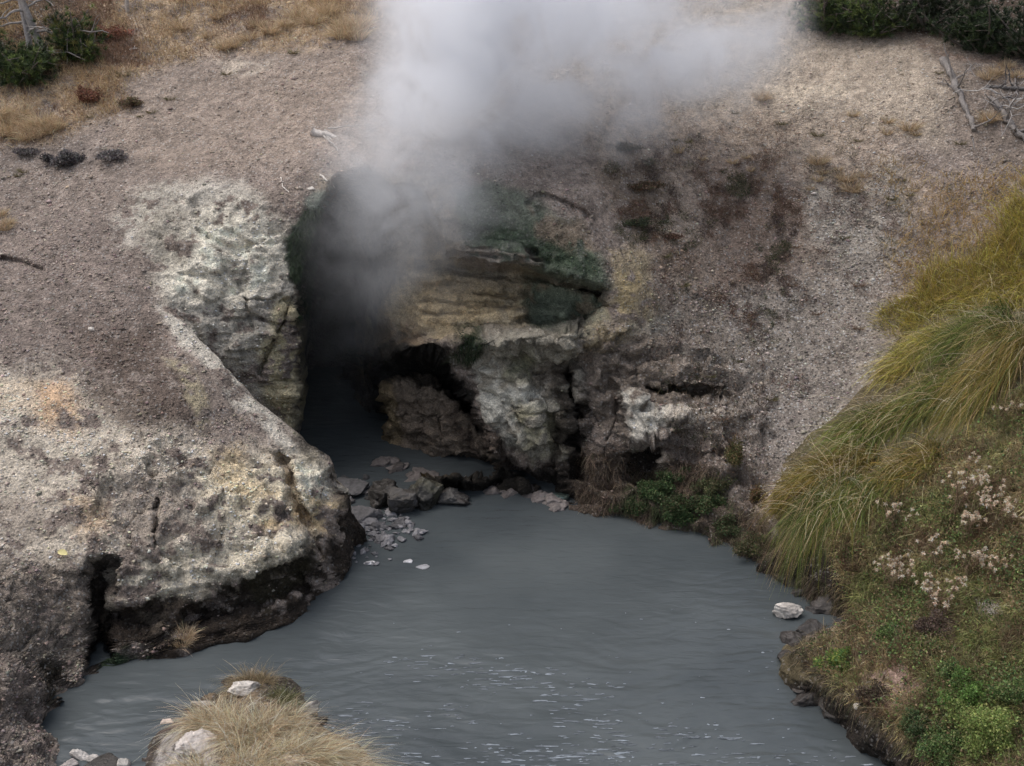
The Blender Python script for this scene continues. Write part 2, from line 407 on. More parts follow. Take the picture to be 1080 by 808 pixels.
    P([(240, 590), (300, 572), (325, 580), (260, 606)], C(178, 158, 112), 0.6, 7, .6)
    P([(318, 482), (352, 500), (356, 520), (340, 532), (318, 512)], C(192, 184, 170), 0.85, 5, .15)
    P([(328, 528), (352, 534), (350, 562), (330, 560)], C(184, 150, 92), 0.6, 6, .4)
    P([(292, 478), (306, 488), (326, 560), (338, 590), (322, 590), (306, 530)], C(112, 86, 60), 0.6, 4, .3)
    P([(118, 600), (210, 580), (330, 560), (338, 590), (240, 625), (120, 650)], C(178, 168, 152), 0.85, 8, .3)
    # dark wet foot of the mound
    P([(98, 640), (140, 632), (200, 625), (255, 605), (320, 585), (336, 560), (346, 560), (354, 520), (368, 520), (420, 600), (330, 720), (90, 720)], C(44, 36, 30), 0.97, 6, .1, .1)
    P([(150, 650), (180, 648), (200, 664), (160, 668)], C(120, 108, 96), 0.6, 5, .6)
    P([(260, 610), (330, 590), (330, 620), (280, 640)], C(56, 52, 34), 0.5, 6, .6)
    P([(90, 590), (122, 586), (116, 650), (112, 712), (92, 712), (90, 640)], C(34, 28, 24), 0.95, 5, 0, .05)  # shade inside the crevice, painted as dark colour
    P([(-700, 600), (88, 590), (96, 700), (60, 740), (-700, 720)], C(104, 94, 86), 0.8, 14, .25, .6)
    P([(0, 690), (48, 712), (50, 760), (60, 830), (-700, 830), (-700, 700)], C(98, 88, 84), 0.8, 8, .3, .6)
    P([(40, 700), (70, 700), (64, 740), (52, 790), (44, 760)], C(46, 40, 32), 0.9, 6, .2)
    P([(108, 690), (150, 682), (160, 700), (110, 712)], C(44, 66, 44), 0.7, 4, .4)
    colr, spk = state
    colr = colr*(1+0.18*nB+0.22*nC)[..., None]
    return np.clip(colr*np.array([1.0, .997, .935]), 0.012, 0.8), np.clip(spk, 0, 1)

ROUGH = [  # polygon, feather, extra relief
    ([(800, 590), (895, 600), (890, 680), (870, 710), (800, 720)], 10, .7),
    ([(150, 210), (320, 215), (325, 460), (180, 335)], 16, .62),
    ([(390, 365), (660, 340), (660, 560), (320, 560), (322, 380)], 10, 1.1),
    ([(340, 215), (650, 200), (660, 380), (325, 390)], 12, .42),
    ([(600, 340), (800, 380), (840, 640), (560, 600)], 25, 1.25),
    ([(820, 690), (1000, 800), (1100, 900), (900, 900)], 15, .8),
    ([(90, 470), (360, 470), (380, 720), (80, 720)], 25, 0.72),
    ([(-100, 590), (110, 590), (110, 900), (-100, 900)], 20, 0.7),
]

class Sheet: pass

def relief(pos, px, py, sheet_amp=1.0):
    du = np.gradient(pos, axis=1); dv = np.gradient(pos, axis=0)
    n = unit(np.cross(du, dv))
    cam = np.array([0, 0, CH]); flip = np.sign((n*(cam-pos)).sum(-1, keepdims=True)); n = n*np.where(flip == 0, 1, flip)
    # soften normals so folds do not explode
    for _ in range(6):
        q = n.copy(); q[1:-1, 1:-1] = (n[:-2, 1:-1]+n[2:, 1:-1]+n[1:-1, :-2]+n[1:-1, 2:]+n[1:-1, 1:-1])/5; n = unit(q)
    R = np.zeros(px.shape)
    for poly, f, a in ROUGH: R = np.maximum(R, a*pmask(px, py, poly, f))
    p = pos*np.array([1, 1, 1.0])
    d = fbm(p*0.8, 4, 3)*0.10+fbm(p*4.0, 4, 5)*0.035*(1+R)
    d += R*(fbm(p*2.2, 4, 7, ridge=True)*0.10)
    q = p+0.12*np.stack([fbm(p*3+1, 2, 8), fbm(p*3+2, 2, 9), fbm(p*3+3, 2, 10)], -1)
    d += R*facet(q*np.array([2.4, 2.4, 4.0]), 11)*0.10+R*facet(q*np.array([6, 6, 9.0]), 15)*0.034
    d += (0.22+R*0.25)*facet(q*16.0, 19)*0.02
    # bedding ledges on the cliff
    st = pmask(px, py, [(400, 285), (640, 300), (655, 340), (600, 350), (400, 350)], 12)*.25+pmask(px, py, [(480, 360), (610, 360), (600, 480), (520, 470)], 10)*.35+pmask(px, py, [(400, 400), (480, 400), (500, 490), (400, 490)], 8)*.4+pmask(px, py, [(210, 240), (325, 240), (325, 460), (200, 340)], 15)*0.3+pmask(px, py, [(110, 600), (340, 580), (340, 700), (100, 710)], 10)*0.6
    z = pos[..., 2]+0.10*fbm(pos*0.9, 3, 23)+0.04*fbm(pos*4, 2, 24)
    saw = lambda s: (lambda t: (np.where(t < 0.8, t/0.8, (1-t)/0.2)-0.5))(np.mod(s, 1.0))
    d += st*(saw(z*4.5)*0.07+saw(z*9.5+0.3)*0.06)
    return pos+n*(d*sheet_amp)[..., None], n, R

def finish(S, name, pos, px, py, fadein=None):
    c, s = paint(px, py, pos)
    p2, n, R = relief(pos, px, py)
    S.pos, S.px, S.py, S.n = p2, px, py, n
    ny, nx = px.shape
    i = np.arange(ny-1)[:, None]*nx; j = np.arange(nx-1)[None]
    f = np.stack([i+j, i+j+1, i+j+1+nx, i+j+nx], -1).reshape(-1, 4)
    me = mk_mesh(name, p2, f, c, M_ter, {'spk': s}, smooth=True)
    S.ob = link(name, me)
    S.vpx, S.vpy = proj(p2)
    return S

def spread(a, b, step, out, nout):
    left = a-out*np.linspace(1, 0, nout, endpoint=False)**1.6
    mid = np.arange(a, b, step)
    right = b+out*np.linspace(0, 1, nout)**1.6
    return np.concatenate([left, mid, right])

# ---- hill (backdrop slope, cliff and the steaming mouth)
A_ctrl = [
 (-600, -80, 24.5), (-200, -80, 24.5), (200, -80, 24.5), (540, -80, 24.7), (900, -80, 24.8), (1300, -80, 23.5), (1700, -80, 22),
 (-600, 0, 22), (0, 0, 22), (300, 0, 22), (540, 0, 22.1), (850, 0, 22.4), (1080, 0, 21.8), (1500, 0, 20),
 (-600, 100, 19.6), (0, 100, 19.9), (250, 100, 19.6), (450, 100, 19.3), (700, 100, 20.1), (1000, 100, 19.6), (1500, 100, 17.8),
 (-600, 200, 17.6), (0, 200, 18.1), (110, 200, 17.8), (220, 200, 17.3), (290, 200, 17.2), (345, 190, 17.1), (460, 190, 17.15), (520, 192, 17.1), (600, 235, 16.75), (645, 290, 16.4),
 (700, 200, 18.2), (850, 200, 18.8), (1000, 200, 18.3), (1500, 200, 16),
 (-600, 330, 15.3), (0, 330, 15.9), (100, 330, 15.9), (180, 330, 15.9), (250, 280, 16.5), (310, 300, 16.6), (250, 380, 16.0), (320, 440, 16.3), (320, 380, 16.4),
 (400, 300, 16.9), (480, 290, 16.7), (560, 300, 16.5), (500, 360, 16.5), (560, 360, 16.25), (400, 400, 16.8), (470, 440, 16.5), (540, 440, 16.1),
 (400, 478, Yz(478)), (440, 500, Yz(500)), (530, 515, Yz(515)), (590, 530, Yz(530)), (620, 540, Yz(540)), (660, 548, Yz(548)), (700, 558, Yz(558)), (740, 570, Yz(570)), (790, 588, Yz(588)),
 (-600, 500, 13), (0, 500, 13.5), (150, 470, 15.6), (250, 465, 16.2),
 (620, 400, 16.0), (700, 340, 16.5), (700, 430, 15.75), (780, 400, 16.1), (760, 500, 15.2), (850, 450, 15.6), (850, 340, 17.1), (850, 540, 14.4), (950, 400, 16.0), (1000, 330, 16.8), (1080, 330, 16.4), (1080, 450, 14.6), (1080, 620, 12.8), (900, 620, 13.3), (1500, 330, 14.5), (1500, 600, 11.5),
]
A_rbf = RBF(A_ctrl)
S_pts = [(-700, 520), (0, 500), (300, 470), (317, 462), (326, 404), (382, 402), (391, 466), (400, 478), (440, 500), (480, 508), (530, 515), (570, 521), (590, 530), (620, 540), (660, 548), (700, 558), (740, 570), (790, 588), (820, 602), (880, 628), (1080, 655), (1800, 700)]
def carve_A(px, py, pos0):
    w1 = fbm(pos0*2.2, 4, 61)*9; w2 = fbm(pos0*2.2+4, 4, 63)*8
    x = px+w1; y = py+w2
    d = np.zeros(px.shape)
    d += 0.55*pmask(x, y, [(338, 225), (352, 198), (440, 196), (468, 240), (470, 276), (555, 287), (630, 304), (641, 322), (612, 350), (560, 350), (500, 348), (470, 352), (400, 364), (322, 420)], 4)
    d -= 0.5*pmask(x, y, [(440, 318), (600, 326), (620, 352), (600, 372), (430, 372)], 14)
    d += 0.24*pmask(x, y, [(556, 292), (636, 306), (642, 330), (615, 348), (560, 334)], 9)
    d -= 0.35*pmask(x, y, [(478, 256), (545, 260), (572, 276), (480, 279)], 3)
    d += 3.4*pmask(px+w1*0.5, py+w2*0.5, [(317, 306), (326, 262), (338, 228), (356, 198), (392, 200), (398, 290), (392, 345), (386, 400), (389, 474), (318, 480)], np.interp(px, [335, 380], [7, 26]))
    d += 1.15*pmask(x, y, [(388, 478), (388, 400), (400, 380), (428, 370), (462, 374), (484, 398), (500, 430), (512, 470), (520, 500), (440, 500)], 3.5)
    d -= 0.62*pmask(x, y, [(406, 408), (440, 400), (474, 414), (492, 442), (520, 468), (548, 505), (440, 508), (408, 486)], 5)
    d += 0.45*pmask(x, y, [(500, 482), (548, 488), (590, 494), (600, 528), (530, 508), (440, 494)], 5)
    d += 0.38*sstep(9, 2, ldist(x, y, [(600, 395), (610, 420), (607, 460), (612, 505)]))
    d -= 0.13*pmask(x, y, [(650, 412), (668, 414), (680, 430), (725, 436), (728, 452), (700, 458), (660, 464), (654, 440)], 4)
    d += 0.35*pmask(x, y, [(658, 467), (695, 470), (702, 505), (676, 520), (652, 500)], 4)
    d += 0.25*sstep(6, 1, ldist(x, y, [(682, 411), (720, 412), (765, 414)]))
    d -= 0.25*pmask(x, y, [(502, 358), (530, 362), (590, 470), (560, 482), (520, 430)], 10)
    wl = fbm(pos0*3.0, 3, 65)*3; gx_ = px+wl*2; gy_ = py+wl+fbm(pos0*9, 2, 66)*1.5
    for pts, w_, a_ in (([(470, 259), (520, 262), (565, 266)], 3, .13), ([(478, 269), (530, 270), (580, 277)], 3, .15), ([(440, 280), (500, 285), (560, 290), (632, 306)], 6, .30),
                        ([(500, 310), (530, 312), (556, 309)], 2.6, .12), ([(440, 318), (480, 322), (560, 320)], 2.4, .11), ([(400, 330), (470, 333), (520, 331)], 2.2, .08), ([(400, 296), (450, 302), (500, 300)], 2.4, .07), ([(550, 338), (580, 336), (612, 348)], 4, .2),
                        ([(510, 372), (545, 398), (600, 392)], 2.2, .12), ([(530, 360), (575, 372), (612, 366)], 2.2, .09), ([(548, 392), (566, 372), (590, 360)], 2, .08), ([(530, 425), (560, 436), (600, 430)], 2.4, .10), ([(520, 400), (548, 440), (566, 480)], 2.2, .10), ([(575, 400), (570, 440), (580, 470)], 2, .08),
                        ([(440, 400), (444, 440), (440, 490)], 2.2, .10), ([(412, 432), (450, 436), (480, 442)], 2, .09), ([(462, 408), (466, 450), (476, 490)], 2.2, .11), ([(410, 460), (450, 470), (500, 474)], 2.2, .10), ([(425, 404), (428, 430), (424, 486)], 1.8, .07),
                        ([(640, 380), (655, 430), (640, 480), (650, 530)], 3, .13), ([(690, 470), (730, 480), (780, 476)], 2.5, .1), ([(620, 440), (660, 446)], 2.5, .1),
                        ([(205, 240), (240, 262), (300, 258)], 2, .06), ([(190, 290), (235, 296), (262, 318), (318, 316)], 2.2, .08), ([(262, 262), (256, 300), (270, 350)], 2, .07), ([(230, 340), (270, 336), (318, 350)], 2, .07), ([(290, 372), (320, 378)], 2, .07), ([(288, 400), (320, 404)], 2, .07), ([(296, 424), (320, 428)], 2, .07)):
        k_ = .45 if 400 < pts[0][0] < 630 and pts[0][1] > 355 else (.7 if pts[0][0] < 330 else 1.0)
        d += k_*a_*sstep(w_*1.5, w_*.3, ldist(gx_, gy_, pts))*(.5+.9*np.clip(vnoise(pos0*4, 67)+.4, 0, 1))
    # cracks in the white wall
    d += 0.16*sstep(4, 1, ldist(x, y, [(312, 300), (300, 345), (288, 362), (276, 392)]))
    # small scarps on the open slope
    d += 0.10*sstep(5, 1, ldist(x, y, [(555, 212), (575, 205), (598, 216), (620, 232)]))
    return d

A = Sheet()
pxs = spread(-8, 1088, 2.15, 620, 46)
rows = np.concatenate([np.linspace(0, 1, 330)])
PX = np.repeat(pxs[None], len(rows), 0)
Sx = np.interp(pxs, [a for a, b in S_pts], [b for a, b in S_pts])
PY = -80+(Sx[None]+80)*rows[:, None]
Yb = A_rbf(PX, PY)
p0 = at(PX, PY, Yb)
Yc = Yb+carve_A(PX, PY, p0)
# inside the throat the walls may not dip under the pool
pos = at(PX, PY, Yc)
zfix = np.maximum(pos[..., 2], -0.02)
Ymax = Yz(PY, -0.14)
Yc = np.where((Ymax > 0) & (PY > 300), np.minimum(Yc, np.abs(Ymax)), Yc)
pos = at(PX, PY, Yc)
# under-water skirt below, open country above
sk = [pos[-1]+np.array([0, 0.03*k, -0.16*k]) for k in range(1, 8)]
up = []
for k in range(26, 0, -1):
    e = 0.5*k+0.14*k*k
    up.append(pos[0]+np.array([0, 1, 0])*e+np.array([0, 0, 1])*(0.33*min(e, 20)+0.05*max(e-20, 0))+(pos[0]*np.array([1, 0, 0]))*0.04*e)
pos = np.concatenate([np.array(up), pos, np.array(sk)], 0)
PX2 = np.concatenate([np.repeat(PX[:1], 26, 0), PX, np.repeat(PX[-1:], 7, 0)], 0)
PY2 = np.concatenate([np.repeat(PY[:1], 26, 0)-np.arange(26, 0, -1)[:, None]*6, PY, np.repeat(PY[-1:], 7, 0)], 0)
finish(A, 'hill', pos, PX2, PY2)
tag(A.ob, kind='structure')

# ---- mound on the left, in front of the mouth
B_ctrl = [
 (-600, 150, 19.1), (0, 160, 19.05), (100, 160, 18.9), (-600, 200, 17.55), (0, 200, 17.95), (95, 215, 17.5), (118, 240, 17.05), (150, 300, 16.1), (180, 330, 15.75), (228, 380, 15.1), (275, 430, 14.75), (322, 470, 14.45), (347, 500, 14.3), (358, 540, 14.2), (365, 592, Yz(592)),
 (0, 330, 15.4), (100, 330, 15.5), (-600, 400, 13.7), (0, 420, 14.0), (100, 420, 14.2), (200, 430, 14.2), (280, 490, 13.9), (200, 500, 13.45), (100, 500, 13.2), (0, 520, 12.9),
 (320, 540, 13.6), (330, 585, 13.3), (335, 625, Yz(625)+.02), (325, 650, Yz(650)), (290, 662, Yz(662)), (250, 672, Yz(672)), (205, 683, Yz(683)), (155, 695, Yz(695)), (110, 705, Yz(705)),
 (280, 575, 13.05), (200, 600, 12.6), (120, 600, 12.3), (120, 630, 12.15), (200, 622, 12.5), (270, 600, 12.95),
 (60, 590, 12.3), (0, 600, 12.0), (60, 650, 11.9), (0, 700, 10.95), (80, 720, Yz(720)), (58, 740, Yz(740)), (50, 770, Yz(770)), (62, 808, Yz(808)), (70, 860, Yz(860)), (0, 760, 10.3), (0, 860, 9.1), (-600, 600, 11), (-600, 860, 8),
]
B_rbf = RBF(B_ctrl)
XB = [(150, 92), (200, 104), (235, 117), (270, 132), (300, 152), (330, 180), (360, 208), (380, 228), (400, 247), (430, 276), (450, 300), (470, 323), (485, 338), (500, 348), (530, 358), (560, 363), (592, 367), (602, 361), (625, 339), (648, 326), (655, 308), (662, 290), (672, 250), (683, 205), (695, 155), (705, 110), (720, 82), (740, 60), (770, 51), (808, 62), (860, 72), (900, 76)]
def carve_B(px, py, p0):
    w1 = fbm(p0*2.4, 4, 71)*8; w2 = fbm(p0*2.4+4, 4, 73)*7
    x = px+w1; y = py+w2
    x2 = px+w1*1.6+fbm(p0*7, 3, 75)*7
    d = 0.42*pmask(x2, y, [(84, 606), (100, 590), (122, 596), (124, 640), (114, 704), (98, 704), (92, 650)], 8)
    d += 0.28*pmask(x, y, [(118, 640), (160, 634), (170, 655), (160, 668), (120, 672)], 5)
    d += 0.25*pmask(x, y, [(170, 655), (255, 612), (320, 592), (326, 620), (250, 655), (180, 670)], 6)
    d += 0.22*sstep(8, 2, ldist(x, y, [(300, 485), (312, 520), (326, 560), (332, 590)]))
    d += 0.12*sstep(4, 1, ldist(x, y, [(170, 530), (166, 560), (162, 575)]))
    d -= 0.18*pmask(x, y, [(210, 600), (330, 560), (334, 585), (250, 612)], 9)
    d += 0.14*sstep(5, 1, ldist(x, y, [(0, 272), (22, 276), (48, 284)]))
    d -= 0.15*pmask(x, y, [(0, 695), (46, 712), (50, 735), (0, 740)], 7)
    return d
B = Sheet()
pys = np.arange(150, 900, 2.15)
xb = np.interp(pys, [a for a, b in XB], [b for a, b in XB])
_n1 = np.stack([pys*.03, 0*pys, 0*pys], -1); xb = xb+fbm(_n1, 3, 401)*4.5+fbm(_n1*5, 2, 402)*2
tt = np.concatenate([np.linspace(0, 0.35, 26, endpoint=False), np.linspace(0.35, 1, 190)])
x0 = -560
PX = x0+(xb[:, None]-x0)*tt[None]
# keep cells even: stretch only the off-frame part
PX = np.where(tt[None] < 0.35, x0+(-30-x0)*(tt[None]/0.35), -30+(xb[:, None]+30)*((tt[None]-0.35)/0.65))
PY = np.repeat(pys[:, None], PX.shape[1], 1)
Yb = B_rbf(PX, PY); p0 = at(PX, PY, Yb)
pos = at(PX, PY, Yb+carve_B(PX, PY, p0))
wr = []
for k in range(1, 12):
    back = np.array([0.03*k, 0.11*k, 0])
    wr.append(pos[:, -1]+back+np.array([0, 0, -1])*(0.02*k+0.035*k*k))
pos = np.concatenate([pos, np.stack(wr, 1)], 1)
PX2 = np.concatenate([PX, PX[:, -1:].repeat(11, 1)], 1); PY2 = np.concatenate([PY, PY[:, -1:].repeat(11, 1)], 1)
# tuck the upper edge under the hill
tuck = sstep(235, 175, PY2)*0.5
pos[..., 2] -= tuck
finish(B, 'mound', pos, PX2, PY2)
tag(B.ob, kind='structure')

# ---- grassy bank on the right
C_ctrl = [
 (960, 300, 17.9), (1080, 300, 17.2), (1500, 300, 14.6), (900, 380, 16.9), (830, 450, 16.0), (800, 480, 15.6), (788, 540, 15.2), (790, 580, Yz(580, .05)+.2),
 (815, 605, Yz(605)), (826, 620, Yz(620)), (860, 640, Yz(640)), (882, 655, Yz(655)), (852, 668, Yz(668)), (826, 682, Yz(682)), (818, 700, Yz(700)), (838, 720, Yz(720)), (858, 740, Yz(740)), (885, 760, Yz(760)), (950, 808, Yz(808)), (1010, 860, Yz(860)), (1060, 900, Yz(900)),
 (850, 560, Yz(560, .55)), (850, 520, Yz(520, .8)), (900, 590, Yz(590, .65)), (900, 500, Yz(500, 1.15)), (980, 430, Yz(430, 1.75)), (1000, 360, 15.9), (1080, 360, Yz(360, 2.7)), (1080, 430, Yz(430, 2.2)), (1080, 520, Yz(520, 1.8)), (980, 520, Yz(520, 1.3)), (1080, 620, Yz(620, 1.35)), (980, 620, Yz(620, .85)), (920, 650, Yz(650, .45)), (900, 690, Yz(690, .38)), (860, 690, Yz(690, .2)), (870, 718, Yz(718, .32)), (905, 730, Yz(730, .45)), (930, 760, Yz(760, .4)), (980, 700, Yz(700, .7)), (1080, 720, Yz(720, 1.0)), (990, 790, Yz(790, .45)), (1080, 808, Yz(808, .75)), (1080, 880, Yz(880, .55)),
 (842, 700, Yz(700, .2)), (858, 722, Yz(722, .26)), (880, 742, Yz(742, .28)), (912, 768, Yz(768, .28)), (965, 805, Yz(805, .3)), (1030, 862, Yz(862, .3)),
 (1500, 430, 12.5), (1500, 600, 9.8), (1500, 800, 7.6), (1500, 900, 6.8),
]
C_rbf = RBF(C_ctrl)
XC = [(300, 960), (380, 895), (440, 830), (480, 800), (540, 787), (580, 791), (605, 815), (620, 828), (632, 842), (645, 868), (655, 882), (662, 868), (670, 846), (682, 826), (700, 818), (712, 828), (720, 838), (740, 860), (760, 888), (808, 951), (860, 1012), (900, 1062)]
Cs = Sheet()
pys = np.arange(300, 900, 2.6)
xc = np.interp(pys, [a for a, b in XC], [b for a, b in XC])
tt = np.concatenate([np.linspace(0, 0.8, 130, endpoint=False), np.linspace(0.8, 1, 24)])
PX = np.where(tt[None] < 0.8, xc[:, None]+(1110-xc[:, None])*(tt[None]/0.8), 1110+450*((tt[None]-0.8)/0.2))
PY = np.repeat(pys[:, None], PX.shape[1], 1)
pos = at(PX, PY, C_rbf(PX, PY))
pos[..., 2] += 0.06*fbm(pos*1.7, 3, 81)*sstep(0.05, .4, pos[..., 2])
wr = [pos[:, 0]+np.array([0.0, 0.02*k, -0.10*k]) for k in range(10, 0, -1)]
pos = np.concatenate([np.stack(wr, 1), pos], 1)
PX2 = np.concatenate([PX[:, :1].repeat(10, 1), PX], 1); PY2 = np.concatenate([PY[:, :1].repeat(10, 1), PY], 1)
pos[..., 2] -= sstep(335, 300, PY2)*0.5

def paint_bank(px, py, pos):
    nA = fbm(pos*1.4, 4, 91); nB = fbm(pos*5, 4, 93)
    x = px+nA*14+nB*8; y = py+nB*8-nA*10
    c = np.zeros(px.shape+(3,))+C(84, 74, 50)
    def P(poly, cc, op=1., f=8, mo=0):
        m = pmask(x, y, poly, f)*op
        if mo: m = m*sstep(-.3*mo, .2*mo, nB+.1)
        nonlocal c
        c = c*(1-m[..., None])+np.asarray(cc)*m[..., None]
    P([(780, 560), (900, 590), (890, 660), (800, 660)], C(46, 38, 32))
    P([(800, 700), (850, 715), (905, 755), (975, 800), (1100, 900), (700, 900)], C(40, 34, 30), .97, 6)
    P([(900, 705), (960, 695), (985, 725), (960, 760), (900, 745)], C(116, 88, 74), .85, 8, .5)
    P([(915, 712), (955, 700), (950, 730), (920, 738)], C(140, 116, 104), .7, 6, .7)
    P([(1025, 628), (1060, 630), (1058, 650), (1028, 652)], C(150, 142, 138), .9, 6, .3)
    P([(860, 655), (890, 650), (886, 680), (858, 676)], C(120, 106, 92), .7, 6, .4)
    P([(930, 640), (1010, 650), (1000, 700), (940, 700)], C(70, 58, 50), .7, 10, .5)
    P([(960, 380), (1100, 400), (1100, 560), (1010, 500)], C(106, 98, 66), .6, 18, .5)
    c = c*(1+.3*nB)[..., None]
    return np.clip(c, .01, .7), np.full(px.shape, 0.25)
_p = paint; paint = paint_bank
finish(Cs, 'bank', pos, PX2, PY2); paint = _p
tag(Cs.ob, kind='structure')

# ---- islet, lower left
D = Sheet()
Dsh = np.array([(150, 806), (158, 782), (176, 764), (200, 745), (225, 724), (250, 710), (272, 702), (296, 708), (316, 724), (334, 744), (343, 764), (362, 780), (384, 790), (396, 812), (390, 850), (340, 900), (240, 920), (160, 880), (146, 840)], float)
cen = np.array([275., 800.])
ang = np.arctan2(Dsh[:, 1]-cen[1], Dsh[:, 0]-cen[0]); rad_ = np.hypot(*(Dsh-cen).T)
o_ = np.argsort(ang); ang, rad_ = ang[o_], rad_[o_]
th = np.linspace(-pi, pi, 300); R0 = np.interp(th, ang, rad_, period=2*pi)
s_ = np.concatenate([np.linspace(0.01, 1, 84)])
PX = cen[0]+np.cos(th)[None]*R0[None]*s_[:, None]; PY = cen[1]+np.sin(th)[None]*R0[None]*s_[:, None]
def zD(px, py, s):
    z = 0.42*(1-s**2.2)
    z = z+0.10*pmask(px, py, [(225, 715), (290, 710), (340, 760), (260, 760)], 10)*(1-s**3)
    return np.clip(z, 0, None)
Zt = zD(PX, PY, s_[:, None]+0*PX)
Y_ = Yz(PY, Zt)
pos = at(PX, PY, Y_)
wr = [pos[-1]+np.array([0, 0.0, -0.10*k]) for k in range(1, 7)]
pos = np.concatenate([pos, np.array(wr)], 0)
PX2 = np.concatenate([PX, PX[-1:].repeat(6, 0)]); PY2 = np.concatenate([PY, PY[-1:].repeat(6, 0)])
def paint_islet(px, py, pos):
    nB = fbm(pos*5, 4, 95); nC = fbm(pos*13, 3, 96)
    c = np.zeros(px.shape+(3,))+C(62, 54, 48)
    x = px+nB*10; y = py+nC*8
    for poly, cc, op in (([(178, 775), (215, 768), (232, 790), (225, 830), (160, 830), (165, 790)], C(150, 143, 138), .8),
                         ([(160, 750), (190, 748), (200, 770), (170, 775)], C(88, 72, 64), .7),
                         ([(318, 735), (336, 750), (332, 765), (312, 752)], C(130, 124, 118), .6),
                         ([(215, 720), (340, 740), (390, 800), (380, 900), (240, 900)], C(128, 108, 78), .55)):
        m = pmask(x, y, poly, 6)*op*sstep(-.35, .1, nC+.2); c = c*(1-m[..., None])+cc*m[..., None]
    return np.clip(c*(1+.35*nC)[..., None], .01, .7), np.full(px.shape, .3)
paint = paint_islet
finish(D, 'islet', pos, PX2, PY2); paint = _p
tag(D.ob, kind='structure')

# ---- country under and around everything
gs = 260.0
gx, gy = np.meshgrid(np.linspace(-gs, gs, 60), np.linspace(-gs, gs, 60))
gz = -1.3+0.25*fbm(np.stack([gx, gy, 0*gx], -1)*0.03, 3, 5)
i = np.arange(59)[:, None]*60; j = np.arange(59)[None]
me = mk_mesh('ground', np.stack([gx, gy, gz], -1), np.stack([i+j, i+j+1, i+j+61, i+j+60], -1).reshape(-1, 4), np.zeros((3600, 3))+C(120, 107, 95), M_ter, {'spk': np.full(3600, .3)}, smooth=True)
tag(link('ground', me), kind='structure')

# ---- pool
nwx, nwy = 560, 620
wx_, wy_ = np.meshgrid(np.linspace(-6.2, 9, nwx), np.linspace(7.2, 22.5, nwy))
pw = np.stack([wx_, wy_, 0*wx_], -1)
def waves(P):
    q = P.copy(); q[..., 0] = P[..., 0]*0.75
    warp = 0.35*np.stack([fbm(P*0.8, 2, 101), fbm(P*0.8+3, 2, 102), 0*P[..., 0]], -1)
    h = fbm((q+warp)*np.array([2.0, 5.0, 1]), 3, 103)*0.011
    h += fbm((q+warp)*np.array([5.5, 14.0, 1]), 2, 106)*0.005
    # ripples fanning out of the mouth
    r = np.hypot(P[..., 0]+1.3, P[..., 1]-17.5)
    h += np.sin(r*13+fbm(P*1.3, 2, 108)*4)*0.0022*sstep(9, 2, r)
    near = sstep(14.5, 10.0, P[..., 1])
    return h*(0.45+1.5*near)
pw[..., 2] = waves(pw)
i = np.arange(nwy-1)[:, None]*nwx; j = np.arange(nwx-1)[None]
mw, nt = new_mat('grey_water')
out = N(nt, 'ShaderNodeOutputMaterial'); bs = N(nt, 'ShaderNodeBsdfPrincipled'); LK(nt, bs.outputs[0], out.inputs[0])
tc = N(nt, 'ShaderNodeTexCoord')
n1 = N(nt, 'ShaderNodeTexNoise'); n1.inputs['Scale'].default_value = 0.55; n1.inputs['Detail'].default_value = 5; LK(nt, tc.outputs['Object'], n1.inputs['Vector'])
cr = N(nt, 'ShaderNodeValToRGB'); cr.color_ramp.elements[0].color = (0.060, 0.070, 0.075, 1); cr.color_ramp.elements[0].position = .35; cr.color_ramp.elements[1].color = (0.088, 0.100, 0.104, 1); cr.color_ramp.elements[1].position = .65
LK(nt, n1.outputs[0], cr.inputs[0]); LK(nt, cr.outputs[0], bs.inputs['Base Color'])
bs.inputs['Roughness'].default_value = 0.10; bs.inputs['IOR'].default_value = 1.33
mp = N(nt, 'ShaderNodeMapping'); mp.inputs['Scale'].default_value = (3.6, 8.5, 4); LK(nt, tc.outputs['Object'], mp.inputs['Vector'])
n2 = N(nt, 'ShaderNodeTexNoise'); n2.inputs['Scale'].default_value = 1.0; n2.inputs['Detail'].default_value = 4; n2.inputs['Distortion'].default_value = 0.6; LK(nt, mp.outputs[0], n2.inputs['Vector'])
b = N(nt, 'ShaderNodeBump'); b.inputs['Distance'].default_value = 0.03; b.inputs['Strength'].default_value = 0.5; LK(nt, n2.outputs[0], b.inputs['Height']); LK(nt, b.outputs[0], bs.inputs['Normal'])
me = mk_mesh('water', pw, np.stack([i+j, i+j+1, i+j+nwx+1, i+j+nwx], -1).reshape(-1, 4), None, mw, smooth=True)
tag(link('water', me), kind='structure')

# ------------------------------------------------------------------ placing things
def surf(px, py, S=A):
    d = (S.vpx-px)**2+(S.vpy-py)**2
    ok = S.pos[..., 2] > -0.05
    k = np.argmin(np.where(ok, d, 1e9)); i, j = np.unravel_index(k, d.shape)
    return S.pos[i, j].copy(), S.n[i, j].copy()

def scatter(S, n, dens, r=rng):
    """random surface points of a sheet, weighted by dens(px,py)"""
    w = dens(S.vpx, S.vpy)*(S.pos[..., 2] > 0.02)
    ok = (S.vpx > -40) & (S.vpx < (1330 if S is Cs else 1120)) & (S.vpy > -60) & (S.vpy < 860)
    w = w*ok; w[-1] = 0; w[:, -1] = 0
    w = (w/w.sum()).ravel()
    k = r.choice(len(w), n, p=w); i, j = np.unravel_index(k, S.px.shape)
    a = r.random((n, 1)); b_ = r.random((n, 1))
    P = S.pos[i, j]*(1-a)*(1-b_)+S.pos[i+1, j]*a*(1-b_)+S.pos[i, j+1]*(1-a)*b_+S.pos[i+1, j+1]*a*b_
    return P, S.n[i, j], S.vpx[i, j], S.vpy[i, j]

